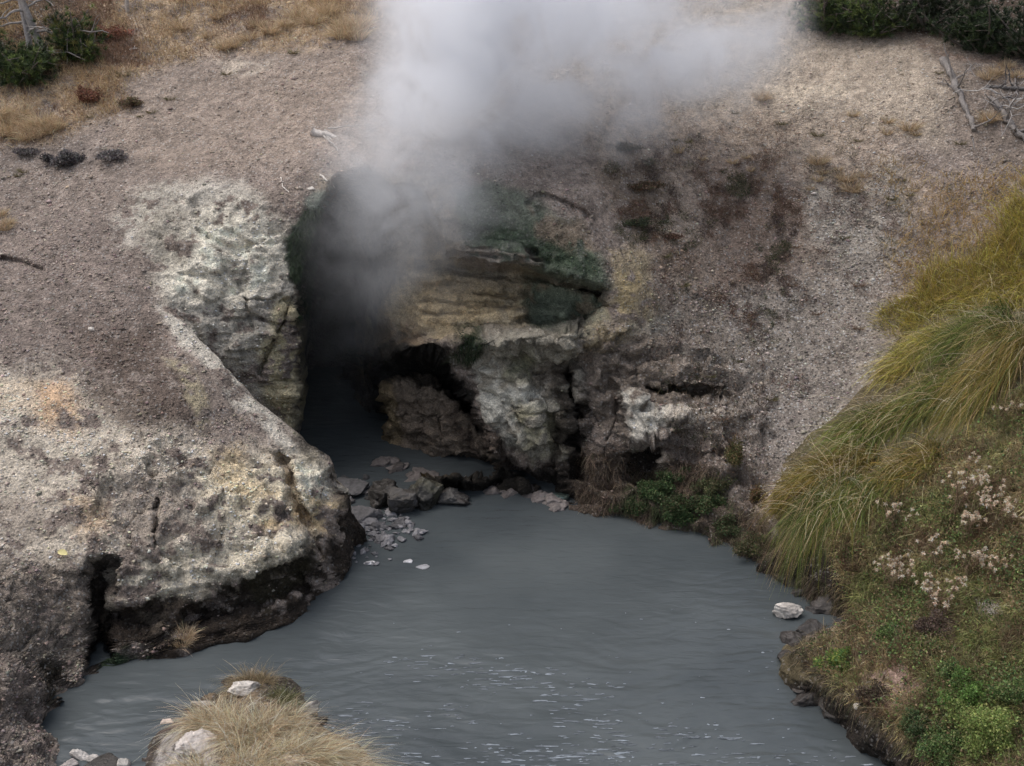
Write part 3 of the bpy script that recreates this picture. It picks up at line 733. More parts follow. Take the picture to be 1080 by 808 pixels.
def jit(c, n, s=0.2, r=rng):
    c = np.tile(np.asarray(c, float), (n, 1)) if np.ndim(c) == 1 else c
    return np.clip(c*(1+s*r.normal(size=(n, 1)))*(1+0.05*r.normal(size=(n, 3))), 0.008, 0.8)

def pick(cols, n, p=None, r=rng):
    cols = np.array(cols); return cols[r.choice(len(cols), n, p=p)]

def empty(name, loc):
    o = bpy.data.objects.new(name, None); col.objects.link(o); o.location = loc; o.empty_display_size = .1; return o
# ================================================================== VEGETATION
# ---- sedge clumps on the right bank
SEDGE = [C(128, 112, 48), C(104, 102, 44), C(74, 86, 36), C(140, 114, 56), C(88, 96, 44), C(150, 128, 76)]
def sedge(px, py, lean, L, n, spreadr, palette, label, seed, S=Cs, droop=0.75, greenness=0.5, rad=1.0):
    n = int(n*.95)
    r = np.random.default_rng(seed)
    b0, nn = surf(px, py, S)
    root = empty('sedge_clump', b0)
    lean = np.array(lean, float)
    g = Geo()
    a = r.random(n)*2*pi; rr = np.sqrt(r.random(n))*spreadr
    R = np.stack([np.cos(a)*rr*1.2, np.sin(a)*rr, -0.05-0.25*rr*0-0.0*rr], -1)
    # roots follow the slope roughly
    R[:, 2] += -(nn[0]*R[:, 0]+nn[1]*R[:, 1])/max(nn[2], .35)
    NL = 34; lock = r.integers(0, NL, n); la = r.random(NL)*2*pi
    ld = np.stack([np.cos(la), np.sin(la)*.8, 0*la], -1)*(.2+.45*r.random((NL, 1)))*rad
    d = unit(np.array([0, 0, 1.0])+lean*(.75+.5*r.random((n, 1)))+ld[lock]+r.normal(size=(n, 3))*0.19)
    LL = L*(0.35+0.65*r.random(n))*(.65+.5*r.random(NL))[lock]
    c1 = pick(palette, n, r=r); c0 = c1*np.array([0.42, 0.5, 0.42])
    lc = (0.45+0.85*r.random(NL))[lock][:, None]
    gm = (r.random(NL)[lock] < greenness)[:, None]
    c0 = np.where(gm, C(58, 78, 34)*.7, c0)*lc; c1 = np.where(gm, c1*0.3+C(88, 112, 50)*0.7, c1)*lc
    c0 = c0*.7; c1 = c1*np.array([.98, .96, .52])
    st = (r.random(n) < .13)[:, None]; c1 = np.where(st, C(168, 142, 92)*(.7+.3*lc), c1); c0 = np.where(st, C(120, 100, 66), c0)
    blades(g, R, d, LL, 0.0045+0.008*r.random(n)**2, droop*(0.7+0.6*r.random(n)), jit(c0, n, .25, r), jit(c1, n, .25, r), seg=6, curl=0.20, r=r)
    g.obj('blades', M_leaf, root)
    g = Geo(); m = max(8, n//40); a = r.random(m)*2*pi; rr = np.sqrt(r.random(m))*spreadr
    R2 = np.stack([np.cos(a)*rr, np.sin(a)*rr, -.04+0*a], -1); R2[:, 2] += -(nn[0]*R2[:, 0]+nn[1]*R2[:, 1])/max(nn[2], .35)
    blades(g, R2, unit(np.array([0, 0, 1.])+lean*.6+r.normal(size=(m, 3))*.4), L*(.75+.5*r.random(m)), .007, .5, jit(C(150, 128, 92), m, .2, r), jit(C(196, 176, 136), m, .2, r), seg=6, curl=.15, r=r)
    g.obj('seed_stems', M_dry, root)
    # dead thatch at the foot
    g = Geo(); m = n//5
    a = r.random(m)*2*pi; rr = np.sqrt(r.random(m))*spreadr
    R = np.stack([np.cos(a)*rr*1.2, np.sin(a)*rr, -(nn[0]*np.cos(a)*rr*1.2+nn[1]*np.sin(a)*rr)/max(nn[2], .35)-0.04], -1)
    d = unit(lean*0.9+r.normal(size=(m, 3))*0.6+np.array([0, 0, .3]))
    blades(g, R, d, L*(.3+.3*r.random(m)), .012, 1.2, jit(C(70, 58, 40), m, .3, r), jit(C(112, 92, 62), m, .3, r), seg=4, curl=.2, r=r)
    g.obj('thatch', M_dry, root)
    tag(root, label, 'sedge clump', 'long sedge clumps along the right bank')
    return root
YG = [C(206, 172, 84), C(190, 162, 78), C(158, 146, 70), C(208, 178, 110)]
GR = [C(88, 104, 48), C(76, 98, 44), C(110, 110, 52), C(128, 114, 56), C(136, 118, 60)]
OL = [C(128, 112, 52), C(112, 104, 48), C(140, 116, 58), C(150, 120, 62)]
SEDGES = [
 (872, 530, (-0.32, -.6, 0), 1.05, 4200, .30, GR, 'big drooping sedge clump with green tips above the white boulder', 1.15, .6),
 (845, 512, (-0.55, -.35, 0), .62, 1900, .24, OL, 'ochre sedge clump at the left end of the row, leaning out towards the cliff', .8, .2),
 (915, 520, (-0.3, -.6, 0), .75, 2400, .28, GR, 'olive and green sedge clump between the big drooping one and the dried flowers', .95, .5),
 (900, 488, (-0.7, -.3, 0), .75, 2200, .28, OL, 'golden brown sedge clump above the drooping one, bordering the gravel slope', .8, .2),
 (965, 492, (-0.7, -.35, 0), .75, 2200, .3, OL, 'dull ochre sedge clump directly above the tallest dried flower stalks', .85, .25),
 (925, 445, (-0.75, -.55, 0), .95, 2600, .3, GR, 'dark green sedge clump with fine blades combed left, at the middle of the gravel edge', .9, .7),
 (985, 420, (-0.7, -.5, 0), 1.0, 2800, .33, GR, 'sedge clump with silvery green blades in the middle of the upper row', .9, .65),
 (1045, 400, (-0.75, -.5, 0), 1.05, 2800, .33, OL, 'tawny sedge clump by the right edge above the pale grass', .9, .25),
 (970, 375, (-0.6, -.35, 0), .85, 2400, .3, YG, 'yellow green sedge clump where the gravel meets the upper bank', .75, .3),
 (1030, 348, (-0.7, -.4, 0), .95, 2600, .33, GR, 'deep green sedge clump under the golden grass at the top of the bank', .85, .75),
 (1085, 355, (-0.7, -.5, 0), 1.05, 2200, .33, OL, 'tan tipped sedge clump cut by the right edge of the view', .9, .2),
 (1000, 305, (-0.25, -.2, 0), .7, 2200, .33, YG, 'upright golden yellow sedge clump at the upper left of the row', .35, .1),
 (1060, 280, (-0.25, -.2, 0), .8, 2400, .36, YG, 'bright golden yellow upright sedge clump below the fallen branches', .35, .12),
 (1090, 230, (-0.2, -.2, 0), .75, 1600, .33, YG, 'topmost yellow sedge clump at the right edge', .35, .1),
 (1035, 322, (-0.4, -.3, 0), .75, 2000, .3, YG, 'golden sedge clump filling the gap between the upright yellow grass and the deep green clump', .6, .15),
 (985, 338, (-0.4, -.25, 0), .6, 1500, .28, YG, 'short golden sedge clump above the yellow green one at the gravel edge', .5, .15),
 (1085, 308, (-0.4, -.3, 0), .75, 1800, .3, YG, 'golden sedge clump at the right edge under the topmost yellow ones', .55, .15),
 (955, 335, (-0.3, -.2, 0), .5, 1300, .3, YG, 'short thin yellow sedge clump next to the whitest gravel', .4, .1),
]
for k, (x, y, l, L, n, sr, pal, lab, dr, gr) in enumerate(SEDGES):
    sedge(x, y, l, L, n, sr, pal, lab, 100+k, Cs if y > 340 else A, dr, gr)

# ---- undergrowth on the bank (stuff)
def dens_bank(px, py):
    m = pmask(px, py, [(870, 560), (1000, 470), (1120, 380), (1340, 360), (1340, 900), (1060, 890), (1035, 860), (968, 792), (905, 740), (868, 712), (846, 698), (862, 675), (895, 660), (880, 600)], 6)
    bare = pmask(px, py, [(905, 712), (955, 697), (975, 730), (950, 750), (910, 740)], 6)
    bare = np.maximum(bare, pmask(px, py, [(1025, 630), (1058, 630), (1056, 650), (1030, 650)], 6))
    return m*(1-.85*bare)
g = Geo(); n = 112000
P_, n_, x_, y_ = scatter(Cs, n, dens_bank)
pn = fbm(P_*2.0, 3, 201); pn2 = fbm(P_*4.5, 3, 203)
tan_ = pick([C(158, 134, 92), C(138, 114, 76), C(176, 154, 118), C(112, 90, 62)], n)
grn = pick([C(92, 108, 52), C(116, 120, 60), C(72, 90, 44)], n)
brn = pick([C(84, 66, 48), C(98, 74, 58)], n)
gm = .75*sstep(-.15, .18, pn+0.22*pmask(x_, y_, [(930, 560), (1010, 560), (960, 640), (900, 620)], 15)+.45*pmask(x_, y_, [(960, 740), (1100, 690), (1100, 860), (960, 860)], 25)-.25*pmask(x_, y_, [(870, 640), (960, 640), (960, 700), (840, 700)], 12)-.2*pmask(x_, y_, [(1000, 400), (1100, 380), (1100, 520)], 15))[:, None]
bm = sstep(.12, .3, pn2)[:, None]
c1 = tan_*(1-gm)+grn*gm; c1 = c1*(1-bm)+brn*bm
foot = sstep(.45, .1, P_[:, 2])[:, None]*0.35
c1 = c1*(1-foot)+C(120, 104, 82)*foot
lm = 1+.9*fbm(P_*6, 3, 207); c1 = np.clip(c1*np.array([1.1, 1.16, 1.0])*lm[:, None], 0.01, .8)
d = unit(np.array([-.25, -.35, 1.0])+rng.normal(size=(n, 3))*.48)
L = (.06+.20*rng.random(n)**1.3)*(1+.6*pn)
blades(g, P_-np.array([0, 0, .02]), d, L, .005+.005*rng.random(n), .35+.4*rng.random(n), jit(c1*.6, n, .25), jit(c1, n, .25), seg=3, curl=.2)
tag(g.obj('undergrowth', M_dry), 'mixed tan, green and brown grass and herbs covering the right bank', 'undergrowth', kind='stuff')

g = Geo(); n = 15000
P_, n_, x_, y_ = scatter(A, n, lambda a, b_: pmask(a, b_, [(655, 505), (720, 488), (800, 500), (815, 590), (760, 580), (700, 560), (655, 545)], 7)*(.15+sstep(-.1, .3, fbm(np.stack([a, b_, 0*a], -1)*.03, 3, 301)))+.45*pmask(a, b_, [(612, 470), (700, 500), (690, 550), (605, 535)], 7)+.10*pmask(a, b_, [(720, 420), (800, 400), (810, 500), (730, 500)], 15))
gr_ = pmask(x_, y_, [(660, 505), (720, 495), (790, 520), (790, 585), (700, 560), (655, 540)], 10)*sstep(-.15, .15, fbm(P_*3, 3, 302))
c1 = jit(pick([C(98, 82, 64), C(120, 102, 82), C(78, 64, 50)], n)*(1-gr_[:, None])+pick([C(58, 74, 44), C(72, 86, 48), C(88, 84, 56)], n)*gr_[:, None], n, .3)
blades(g, P_, unit(np.array([-.15, -.7, .25])+rng.normal(size=(n, 3))*.55), .05+.11*rng.random(n), .006, .7, c1*.55, c1, seg=3, curl=.25)
tag(g.obj('shore_weeds', M_dry), 'tangled brown and green weeds and roots at the foot of the right cliff', 'weeds', kind='stuff')

# small leaves among the bank grass (stuff)
def leaves(g, P, size, c, r=rng, up=.6):
    n = len(P); d = unit(r.normal(size=(n, 3))+np.array([0, 0, up])); s = unit(np.cross(d, r.normal(size=(n, 3)))); size = np.broadcast_to(size, n)[:, None]
    nn = np.cross(d, s)
    V = np.stack([P, P+d*size*.55+s*size*.34+nn*size*.1, P+d*size, P+d*size*.55-s*size*.34+nn*size*.1], 1)
    g.add(V.reshape(-1, 3), np.arange(4*n).reshape(-1, 4), np.repeat(c, 4, 0))
g = Geo(); n = 33000
P_, n_, x_, y_ = scatter(Cs, n, lambda a, b_: dens_bank(a, b_)*(.25+sstep(0, .3, fbm(np.stack([a, b_, 0*a], -1)*.022, 3, 209))))
P_ = P_+np.array([0, 0, 1.])*(rng.random((n, 1))*.15)+rng.normal(size=(n, 3))*.02
leaves(g, P_, .018+.018*rng.random(n), jit(pick([C(80, 104, 46), C(62, 84, 42), C(104, 114, 56), C(116, 98, 66)], n), n, .3))
tag(g.obj('herb_leaves', M_leaf), 'small green leaves of low herbs among the bank grass', 'herbs', kind='stuff')

g = Geo(); n = 3600
P_, n_, x_, y_ = scatter(Cs, n, dens_bank)
K_ = 9; P9 = np.repeat(P_, K_, 0); c9 = np.repeat(pick([C(112, 82, 60), C(96, 74, 58), C(128, 108, 78), C(88, 84, 52), C(140, 124, 92)], n), K_, 0)
d9 = unit(np.repeat(np.array([-.1, -.2, 1.0])+rng.normal(size=(n, 3))*.25, K_, 0)+rng.normal(size=(n*K_, 3))*.35)
blades(g, P9, d9, np.repeat(.10+.2*rng.random(n), K_)*(.6+.5*rng.random(n*K_)), .005, .25, jit(c9*.7, n*K_, .2), jit(c9, n*K_, .25), seg=3, curl=.25)
tag(g.obj('dead_stems', M_dry), 'brittle brown dead stems sticking up through the bank grass', 'dead stems', kind='stuff')

# ---- straggly roots and grass hanging over the wet edge (stuff)
g = Geo(); n = 4200
P_, n_, x_, y_ = scatter(Cs, n, lambda a, b_: sstep(26, 6, ldist(a, b_, [(795, 575), (815, 598), (835, 612), (875, 640)]))+.7*sstep(11, 3, ldist(a, b_, [(872, 670), (850, 682), (838, 692)]))+.6*sstep(9, 2, ldist(a, b_, [(846, 694), (856, 706), (880, 725), (910, 747), (972, 795)])))
c1 = jit(pick([C(80, 68, 52), C(110, 94, 74), C(54, 46, 36), C(64, 66, 40)], n), n, .3)
blades(g, P_+np.array([0, 0, .03]), unit(np.array([-.6, -.5, .25])+rng.normal(size=(n, 3))*.6), .05+.15*rng.random(n)**1.5, .006, 1.0, c1*.6, c1, seg=4, curl=.2)
tag(g.obj('hanging_grass', M_dry), 'brown dead grass hanging over the wet lip of the right bank', 'hanging grass', kind='stuff')

# ---- dried flowering plants
def flower_plant(px, py, h, nst, seed, label, S=Cs, heads=4, cl=None):
    r = np.random.default_rng(seed); b0, _ = surf(px, py, S)
    root = empty('dried_flower_plant', b0)
    gs_, gl = Geo(), Geo()
    for k in range(nst):
        a = r.random()*2*pi; d = np.array([cos(a)*.32-.08, sin(a)*.25-.08, 1.0]); d /= np.linalg.norm(d)
        H = h*(.65+.4*r.random()); base = r.normal(size=3)*np.array([.05, .05, 0])
        t = np.linspace(0, 1, 7)[:, None]; pts = base+d*H*t+np.array([r.normal()*.05, r.normal()*.05, 0])*t*t
        tube(gs_, pts, np.linspace(.006, .003, 7), C(108, 82, 62), 5, r=r)
        m = 26; tt_ = .15+.8*r.random(m); pp = base+d*H*tt_[:, None]+r.normal(size=(m, 3))*.012
        blades(gl, pp, unit(r.normal(size=(m, 3))+np.array([0, 0, .3])), .05+.04*r.random(m), .012, .5, jit(C(92, 84, 54), m, .3, r), jit(C(104, 84, 62), m, .3, r), seg=2, r=r)
        tip = pts[-1]
        for q in range(heads):
            gh = Geo()
            e = tip+r.normal(size=3)*np.array([.055, .055, .035])+np.array([0, 0, .01])
            tube(gs_, np.stack([pts[-2], (pts[-2]+e)/2+np.array([0, 0, .005]), e]), .0022, C(112, 90, 68), 4, r=r)
            m = 34; dd = unit(r.normal(size=(m, 3))+np.array([0, 0, .5]))
            cc = jit(pick([C(196, 168, 140), C(172, 142, 116), C(214, 192, 168)], m, r=r), m, .12, r)
            blades(gh, np.tile(e, (m, 1)), dd, .018+.014*r.random(m), .011, .15, cc*.9, cc*1.1, seg=2, r=r)
            gh.obj('flower_head', M_bloom, root)
    gs_.obj('stem', M_wood, root); gl.obj('leaves', M_dry, root)
    tag(root, label, 'dried flower', 'dried flower stalks with pale fluffy heads on the right bank')
FL = [(1012, 545, .62, 8, 'tallest dried flower plant, pale fluffy heads just under the ochre sedge'),
 (1040, 545, .42, 6, 'dried flower plant with cream heads a little right of the tallest one'),
 (1060, 560, .35, 5, 'small dried flower plant with few heads nearest the right edge of the upper group'),
 (1022, 572, .34, 6, 'dried flower plant with cream heads directly below the tallest one'),
 (945, 560, .3, 4, 'small dried flower plant with pinkish heads beside the green sedge'),
 (945, 628, .42, 8, 'dried flower plant with dense beige heads nearest the drooping sedge'),
 (985, 590, .28, 4, 'small dried flower plant between the upper and the lower groups of stalks'),
 (1018, 610, .34, 6, 'dried flower plant with cream heads right of the lower group'),
 (1052, 608, .26, 3, 'short single dried flower stalk right of the lower group, towards the right edge'),
 (985, 650, .46, 9, 'broad dried flower plant with a cascade of beige heads, the lowest and fullest of all'),
 (1068, 445, .24, 2, 'lone dried flower stalk with a white head, topmost near the right edge')]
for k, (x, y, h, ns, lab) in enumerate(FL): flower_plant(x, y, h, ns, 300+k, lab)

# ---- leafy bushes
def bush(name, px, py, rx, ry, rz, n, pal, label, cat, seed, S=Cs, leaf=.024, group=None, dome=.6, stemc=C(70, 56, 42), mat=None, lift=0.35, dz=0):
    r = np.random.default_rng(seed); b0, _ = surf(px, py, S); b0[2] += dz
    root = empty(name, b0)
    g = Geo(); K = 22; n = int(n*2.0); leaf = leaf*.8
    cc = r.normal(size=(K, 3))*np.array([.5, .5, .35]); cc[:, 2] = np.abs(cc[:, 2])+.2
    k = r.integers(0, K, n); v = unit(r.normal(size=(n, 3)))*(r.random((n, 1))**.4)*.42
    P = (cc[k]+v); P[:, 2] = np.maximum(P[:, 2], 0.02)
    P = P*np.array([rx, ry, rz])
    lum = (.7+.6*r.random(K))[k][:, None]
    leaves(g, P, leaf*(.6+.8*r.random(n)), jit(pick(pal, n, r=r)*lum, n, .2, r), r)
    g.obj('foliage', mat or M_leaf, root)
    g = Geo()
    for q in range(K):
        t = np.linspace(0, 1, 5)[:, None]; e = cc[q]*np.array([rx, ry, rz]); pts = e*t+np.array([0, 0, .04])*np.sin(t*pi)
        pts[0] -= np.array([0, 0, .05])
        tube(g, pts, np.linspace(.008, .003, 5), stemc, 5, r=r)
    g.obj('stems', M_wood, root)
    tag(root, label, cat, group)
    return root
GB = [C(70, 96, 42), C(88, 110, 50), C(54, 76, 38), C(100, 104, 60)]; YB = [C(112, 128, 52), C(94, 116, 48), C(128, 134, 66)]; DB = [C(52, 74, 40), C(62, 84, 44), C(76, 84, 48)]
bush('green_bush', 1000, 800, .22, .2, .26, 4200, GB, 'mid green leafy bush at the bottom right, nearest the pool edge', 'bush', 401)
bush('green_bush', 1040, 790, .26, .22, .32, 4800, YB, 'bright yellow green leafy bush at the bottom right corner', 'bush', 402)
bush('green_bush', 1020, 740, .22, .2, .22, 3200, [C(84, 110, 42), C(66, 96, 36)], 'fresh green bush just above the bright yellow green one', 'bush', 403)
bush('green_bush', 965, 775, .18, .16, .16, 2400, DB, 'low dark green plant on the wet edge left of the bottom bushes', 'bush', 404)
bush('green_bush', 885, 706, .15, .12, .14, 2400, [C(84, 112, 42), C(60, 92, 38), C(120, 124, 46)], 'bright green low plant on the tip of the bank below the dark boulder', 'bush', 405)
bush('green_bush', 1080, 740, .22, .2, .2, 2400, GB, 'green leafy bush cut by the right edge above the bottom corner', 'bush', 406)
bush('green_bush', 1000, 716, .13, .12, .15, 1500, GB, 'small green bush beside the bare reddish soil', 'bush', 407)
bush('green_bush', 935, 675, .10, .1, .16, 1200, GB, 'narrow green plant standing in the tan grass of the bank', 'bush', 408)
bush('green_bush', 690, 522, .22, .14, .18, 3200, DB, 'dark green mossy bush at the waterline under the white ledge', 'bush', 409, A, .03)
bush('green_bush', 735, 540, .26, .16, .2, 3200, DB+[C(84, 78, 52)], 'dark green bush on the shore between the white ledge and the sedge', 'bush', 410, A, .03)
bush('green_bush', 770, 560, .22, .16, .18, 2600, [C(66, 70, 42), C(86, 78, 54), C(60, 80, 44)], 'greyish green bush on the shore touching the big drooping sedge', 'bush', 411, A, .03)
bush('green_bush', 668, 538, .24, .12, .2, 2400, DB+[C(90, 84, 56)], 'dark mossy bush at the left end of the shoreline bushes, by the brown roots', 'bush', 427, A, .03)
bush('green_bush', 715, 552, .26, .14, .2, 2600, DB, 'dark green bush on the waterline between its two larger neighbours', 'bush', 428, A, .03)
bush('green_bush', 752, 515, .2, .14, .2, 1800, [C(74, 84, 48), C(92, 88, 58)], 'olive bush on the pinkish slope above the shoreline bushes', 'bush', 429, A, .03)
bush('green_bush', 790, 585, .22, .12, .2, 2200, [C(84, 82, 50), C(66, 76, 44), C(96, 84, 60)], 'brownish green bush hanging to the water left of the drooping sedge', 'bush', 430, A, .03)
bush('green_bush', 712, 505, .14, .1, .14, 1200, DB, 'small green plant on the ledge above the shoreline bushes', 'bush', 412, A, .028)
bush('green_bush', 775, 490, .10, .1, .26, 1100, [C(88, 84, 44), C(98, 78, 50), C(74, 80, 40)], 'upright olive plant on the pinkish slope above the shore', 'bush', 413, A, .028)
bush('green_bush', 800, 530, .12, .1, .2, 1100, [C(104, 76, 50), C(88, 80, 46)], 'rusty olive plant tucked left of the drooping sedge', 'bush', 414, A, .028)
bush('brown_shrub', 990, 668, .22, .2, .16, 2600, [C(84, 68, 60), C(70, 56, 50), C(98, 82, 70)], 'dead grey brown shrub in the middle of the bank', 'shrub', 415)
bush('brown_shrub', 925, 735, .16, .12, .1, 1200, [C(80, 66, 52), C(64, 54, 44)], 'dead brown shrub hanging over the wet bank edge', 'shrub', 416)
bush('grey_shrub', 68, 173, .2, .15, .14, 1700, [C(84, 80, 80), C(68, 64, 66), C(100, 96, 94)], 'low dark grey cushion shrub on the left slope, left of its fainter twin', 'shrub', 417, A, .04, stemc=C(60, 56, 54))
bush('grey_shrub', 118, 168, .22, .12, .08, 1200, [C(104, 98, 96), C(84, 78, 78)], 'flat grey cushion shrub on the left slope, right of the darker one', 'shrub', 418, A, .035, stemc=C(60, 56, 54))
bush('grey_shrub', 30, 162, .2, .12, .06, 700, [C(96, 90, 88), C(84, 78, 78)], 'thin grey cushion shrub below the golden grass at the left edge', 'shrub', 419, A, .035, stemc=C(60, 56, 54))
bush('rust_shrub', 92, 108, .22, .16, .18, 1500, [C(122, 76, 58), C(104, 66, 50), C(130, 96, 70)], 'rust red low shrub among the tan grass at the upper left', 'shrub', 420, A, .035)
bush('rust_shrub', 140, 112, .16, .12, .1, 800, [C(100, 74, 58), C(84, 80, 50)], 'smaller rusty shrub right of the rust red one', 'shrub', 421, A, .03)
bush('rust_shrub', 115, 40, .3, .2, .16, 1500, [C(128, 78, 56), C(110, 72, 54)], 'orange brown shrub right of the dead tree', 'shrub', 422, A, .035)
bush('rust_shrub', 675, 200, .24, .16, .09, 1100, [C(96, 74, 56), C(72, 70, 46), C(112, 90, 70)], 'dark rusty green shrub right of the steam, above the hollow', 'shrub', 423, A, .03)
bush('rust_shrub', 668, 238, .22, .14, .07, 800, [C(62, 70, 46), C(56, 60, 44)], 'dark green shrub above the yellow stained rock', 'shrub', 424, A, .03)
bush('rust_shrub', 660, 158, .16, .1, .09, 800, [C(84, 74, 50), C(66, 60, 42)], 'olive brown shrub at the right foot of the drifting steam', 'shrub', 425, A, .03)
bush('rust_shrub', 705, 250, .14, .1, .05, 500, [C(108, 80, 62), C(92, 70, 56)], 'small orange brown shrub below the dark rusty green one', 'shrub', 426, A, .03)
g = Geo(); n = 36000
def dens_scrub(px, py):
    q = np.stack([px, py, 0*px], -1); nz_ = fbm(q*.045, 4, 441)+.7*fbm(q*.14, 3, 442)
    m = pmask(px, py, [(735, 180), (800, 165), (850, 200), (845, 260), (815, 345), (765, 345), (750, 260)], 16)+.9*pmask(px, py, [(640, 175), (695, 160), (712, 210), (745, 290), (700, 290), (655, 245)], 12)
    m += .35*pmask(px, py, [(620, 130), (900, 130), (960, 230), (900, 360), (800, 470), (700, 470), (690, 320)], 20)
    return m*sstep(-.08, .5, nz_)
P_, n_, x_, y_ = scatter(A, n, dens_scrub)
cn = fbm(P_*2.5, 3, 443)
c1 = np.where((cn > .12)[:, None], C(112, 84, 68), np.where((cn < -.15)[:, None], C(74, 78, 50), C(90, 74, 68)))
c1 = np.where((rng.random(n) < .2)[:, None], C(132, 114, 90), c1)
c1 = jit(c1, n, .3)
blades(g, P_, unit(np.array([0, -.3, .8])+rng.normal(size=(n, 3))*.7), .03+.07*rng.random(n)**1.5, .006, .4, c1*.7, c1, seg=2, curl=.2)
tag(g.obj('scrub', M_dry), 'low reddish brown and olive scrub in patches down the slope right of the steam', 'scrub', kind='stuff')

# ---- conifer shrubs and tree
def conifer(name, px, py, rx, ry, rz, ntuft, pal, label, cat, seed, S=A, group=None, needle=.09):
    r = np.random.default_rng(seed); b0, _ = surf(px, py, S)
    root = empty(name, b0); g = Geo(); gb = Geo()
    K = 15; cen_ = []
    for q in range(K):
        a = r.random()*2*pi; el = .15+1.1*r.random()
        e = np.array([cos(a)*cos(el)*rx, sin(a)*cos(el)*ry, sin(el)*rz+.1])*(.65+.45*r.random())
        t = np.linspace(0, 1, 7)[:, None]; pts = e*t+r.normal(size=3)*.06*np.sin(t*pi); pts[0, 2] -= .1
        tube(gb, pts, np.linspace(.03, .008, 7), C(84, 76, 70), 5, r=r); cen_.append(pts)
        for w in range(3):
            s0 = pts[2+w]; e2 = s0+r.normal(size=3)*np.array([.3*rx, .3*ry, .18*rz])
            tube(gb, np.stack([s0, (s0+e2)/2, e2]), .006, C(84, 76, 70), 4, r=r); cen_.append(np.linspace(s0, e2, 7))
    cen_ = np.concatenate(cen_)[:]
    k = r.integers(0, len(cen_), ntuft)
    T = cen_[k]+r.normal(size=(ntuft, 3))*.07; T[:, 2] = np.maximum(T[:, 2], .03)
    up = unit(unit(T*np.array([1, 1, .8]))+np.array([0, 0, .9])+.5*r.normal(size=(ntuft, 3)))
    m = 22; n = ntuft*m
    d = unit(np.repeat(up, m, 0)+r.normal(size=(n, 3))*.55)
    lum = np.repeat(.6+.8*r.random((ntuft, 1)), m, 0); c = jit(np.repeat(pick(pal, ntuft, r=r), m, 0)*lum, n, .12, r)
    blades(g, np.repeat(T, m, 0), d, needle*(.7+.5*r.random(n)), .009, .1, c*.7, c, seg=2, r=r)
    gb.obj('branches', M_wood, root); g.obj('needles', M_needle, root)
    tag(root, label, cat, group)
PG = [C(52, 68, 36), C(70, 88, 40), C(44, 56, 32), C(96, 112, 48)]
conifer('pine_shrub', 24, 88, .85, .5, .8, 900, PG, 'dark green pine shrub in the upper left corner, below the dead tree', 'pine shrub', 501)
conifer('pine_shrub', 80, 62, .62, .45, .85, 600, PG+[C(98, 96, 40)], 'small olive pine shrub right of the dead tree', 'pine shrub', 502)
conifer('pine_shrub', -18, 50, .7, .5, .9, 300, PG, 'pine shrub cut by the left edge of the view', 'pine shrub', 503)
conifer('pine_shrub', 872, 34, .8, .5, .75, 760, PG, 'leftmost pine shrub of the upper right corner, next to the steam', 'pine shrub', 504)
conifer('pine_shrub', 925, 38, .75, .5, .7, 640, PG, 'pine shrub second from the steam at the top edge', 'pine shrub', 505)
conifer('pine_shrub', 1036, 56, 1.0, .6, .95, 950, [C(44, 58, 36), C(52, 68, 34), C(38, 50, 32)], 'broad dark pine shrub above the fallen branches at the upper right', 'pine shrub', 506)
conifer('pine_shrub', 1090, 62, .9, .6, 1.0, 600, [C(44, 58, 36), C(52, 68, 34), C(38, 50, 32)], 'dark pine shrub cut by the right edge of the view', 'pine shrub', 507)
conifer('pine_shrub', 978, 30, .8, .5, .8, 560, [C(44, 54, 32), C(38, 46, 30)], 'darkest pine shrub at the top edge between the lighter ones and the broad one', 'pine shrub', 508)

def limb(g, p0, d, L, r0, r, c, n=9, wob=.08, droop=0, r1=.25):
    t = np.linspace(0, 1, n)[:, None]; d = np.array(d, float); d /= np.linalg.norm(d)
    w = np.cumsum(r.normal(size=(n, 3))*wob*L/n, 0); w -= w[:1]
    pts = np.array(p0)+d*L*t+w+np.array([0, 0, -1.])*droop*L*t*t
    tube(g, pts, np.linspace(r0, r0*r1, n), c, 7, .05, r); return pts
r = np.random.default_rng(77)
b0, _ = surf(52, 62, A); t_ = empty('dead_pine', b0)
g = Geo(); tr = limb(g, (0, 0, -.15), (-.25, .0, 1), 2.4, .075, r, C(128, 122, 118)); g.obj('trunk', M_wood, t_)
for q in range(11):
    g = Geo(); k = 1+q//2; a = r.random()*2*pi
    pts = limb(g, tr[k], (cos(a), sin(a)*.6, .5-.25*r.random()*3), .5+.6*r.random(), .022, r, C(122, 116, 112), wob=.3, droop=.3)
    for w in range(5): limb(g, pts[2+w], r.normal(size=3), .15+.2*r.random(), .008, r, C(124, 118, 114), n=5, wob=.3)
    g.obj('branch', M_wood, t_)
tag(t_, 'grey dead pine with bare tangled branches in the upper left corner', 'dead tree')
b0, _ = surf(31, 55, A); t_ = empty('dead_pine', b0)
g = Geo(); tr = limb(g, (0, 0, -.15), (0, .0, 1), 2.4, .055, r, C(136, 130, 128)); g.obj('trunk', M_wood, t_)
for q in range(4):
    g = Geo(); limb(g, tr[2+q], (-1, r.normal()*.4, .1), .8, .02, r, C(122, 116, 112), wob=.3, droop=.2); g.obj('branch', M_wood, t_)
tag(t_, 'slim straight grey dead trunk left of the tangled dead pine', 'dead tree')
g = Geo(); b0, _ = surf(133, 12, A); limb(g, (0, 0, -.1), (.02, 0, 1), .6, .045, r, C(150, 140, 130)); tag(g.obj('dead_stake', M_wood, loc=b0), 'short pale bare stem standing in the tan grass at the top edge', 'dead stem')

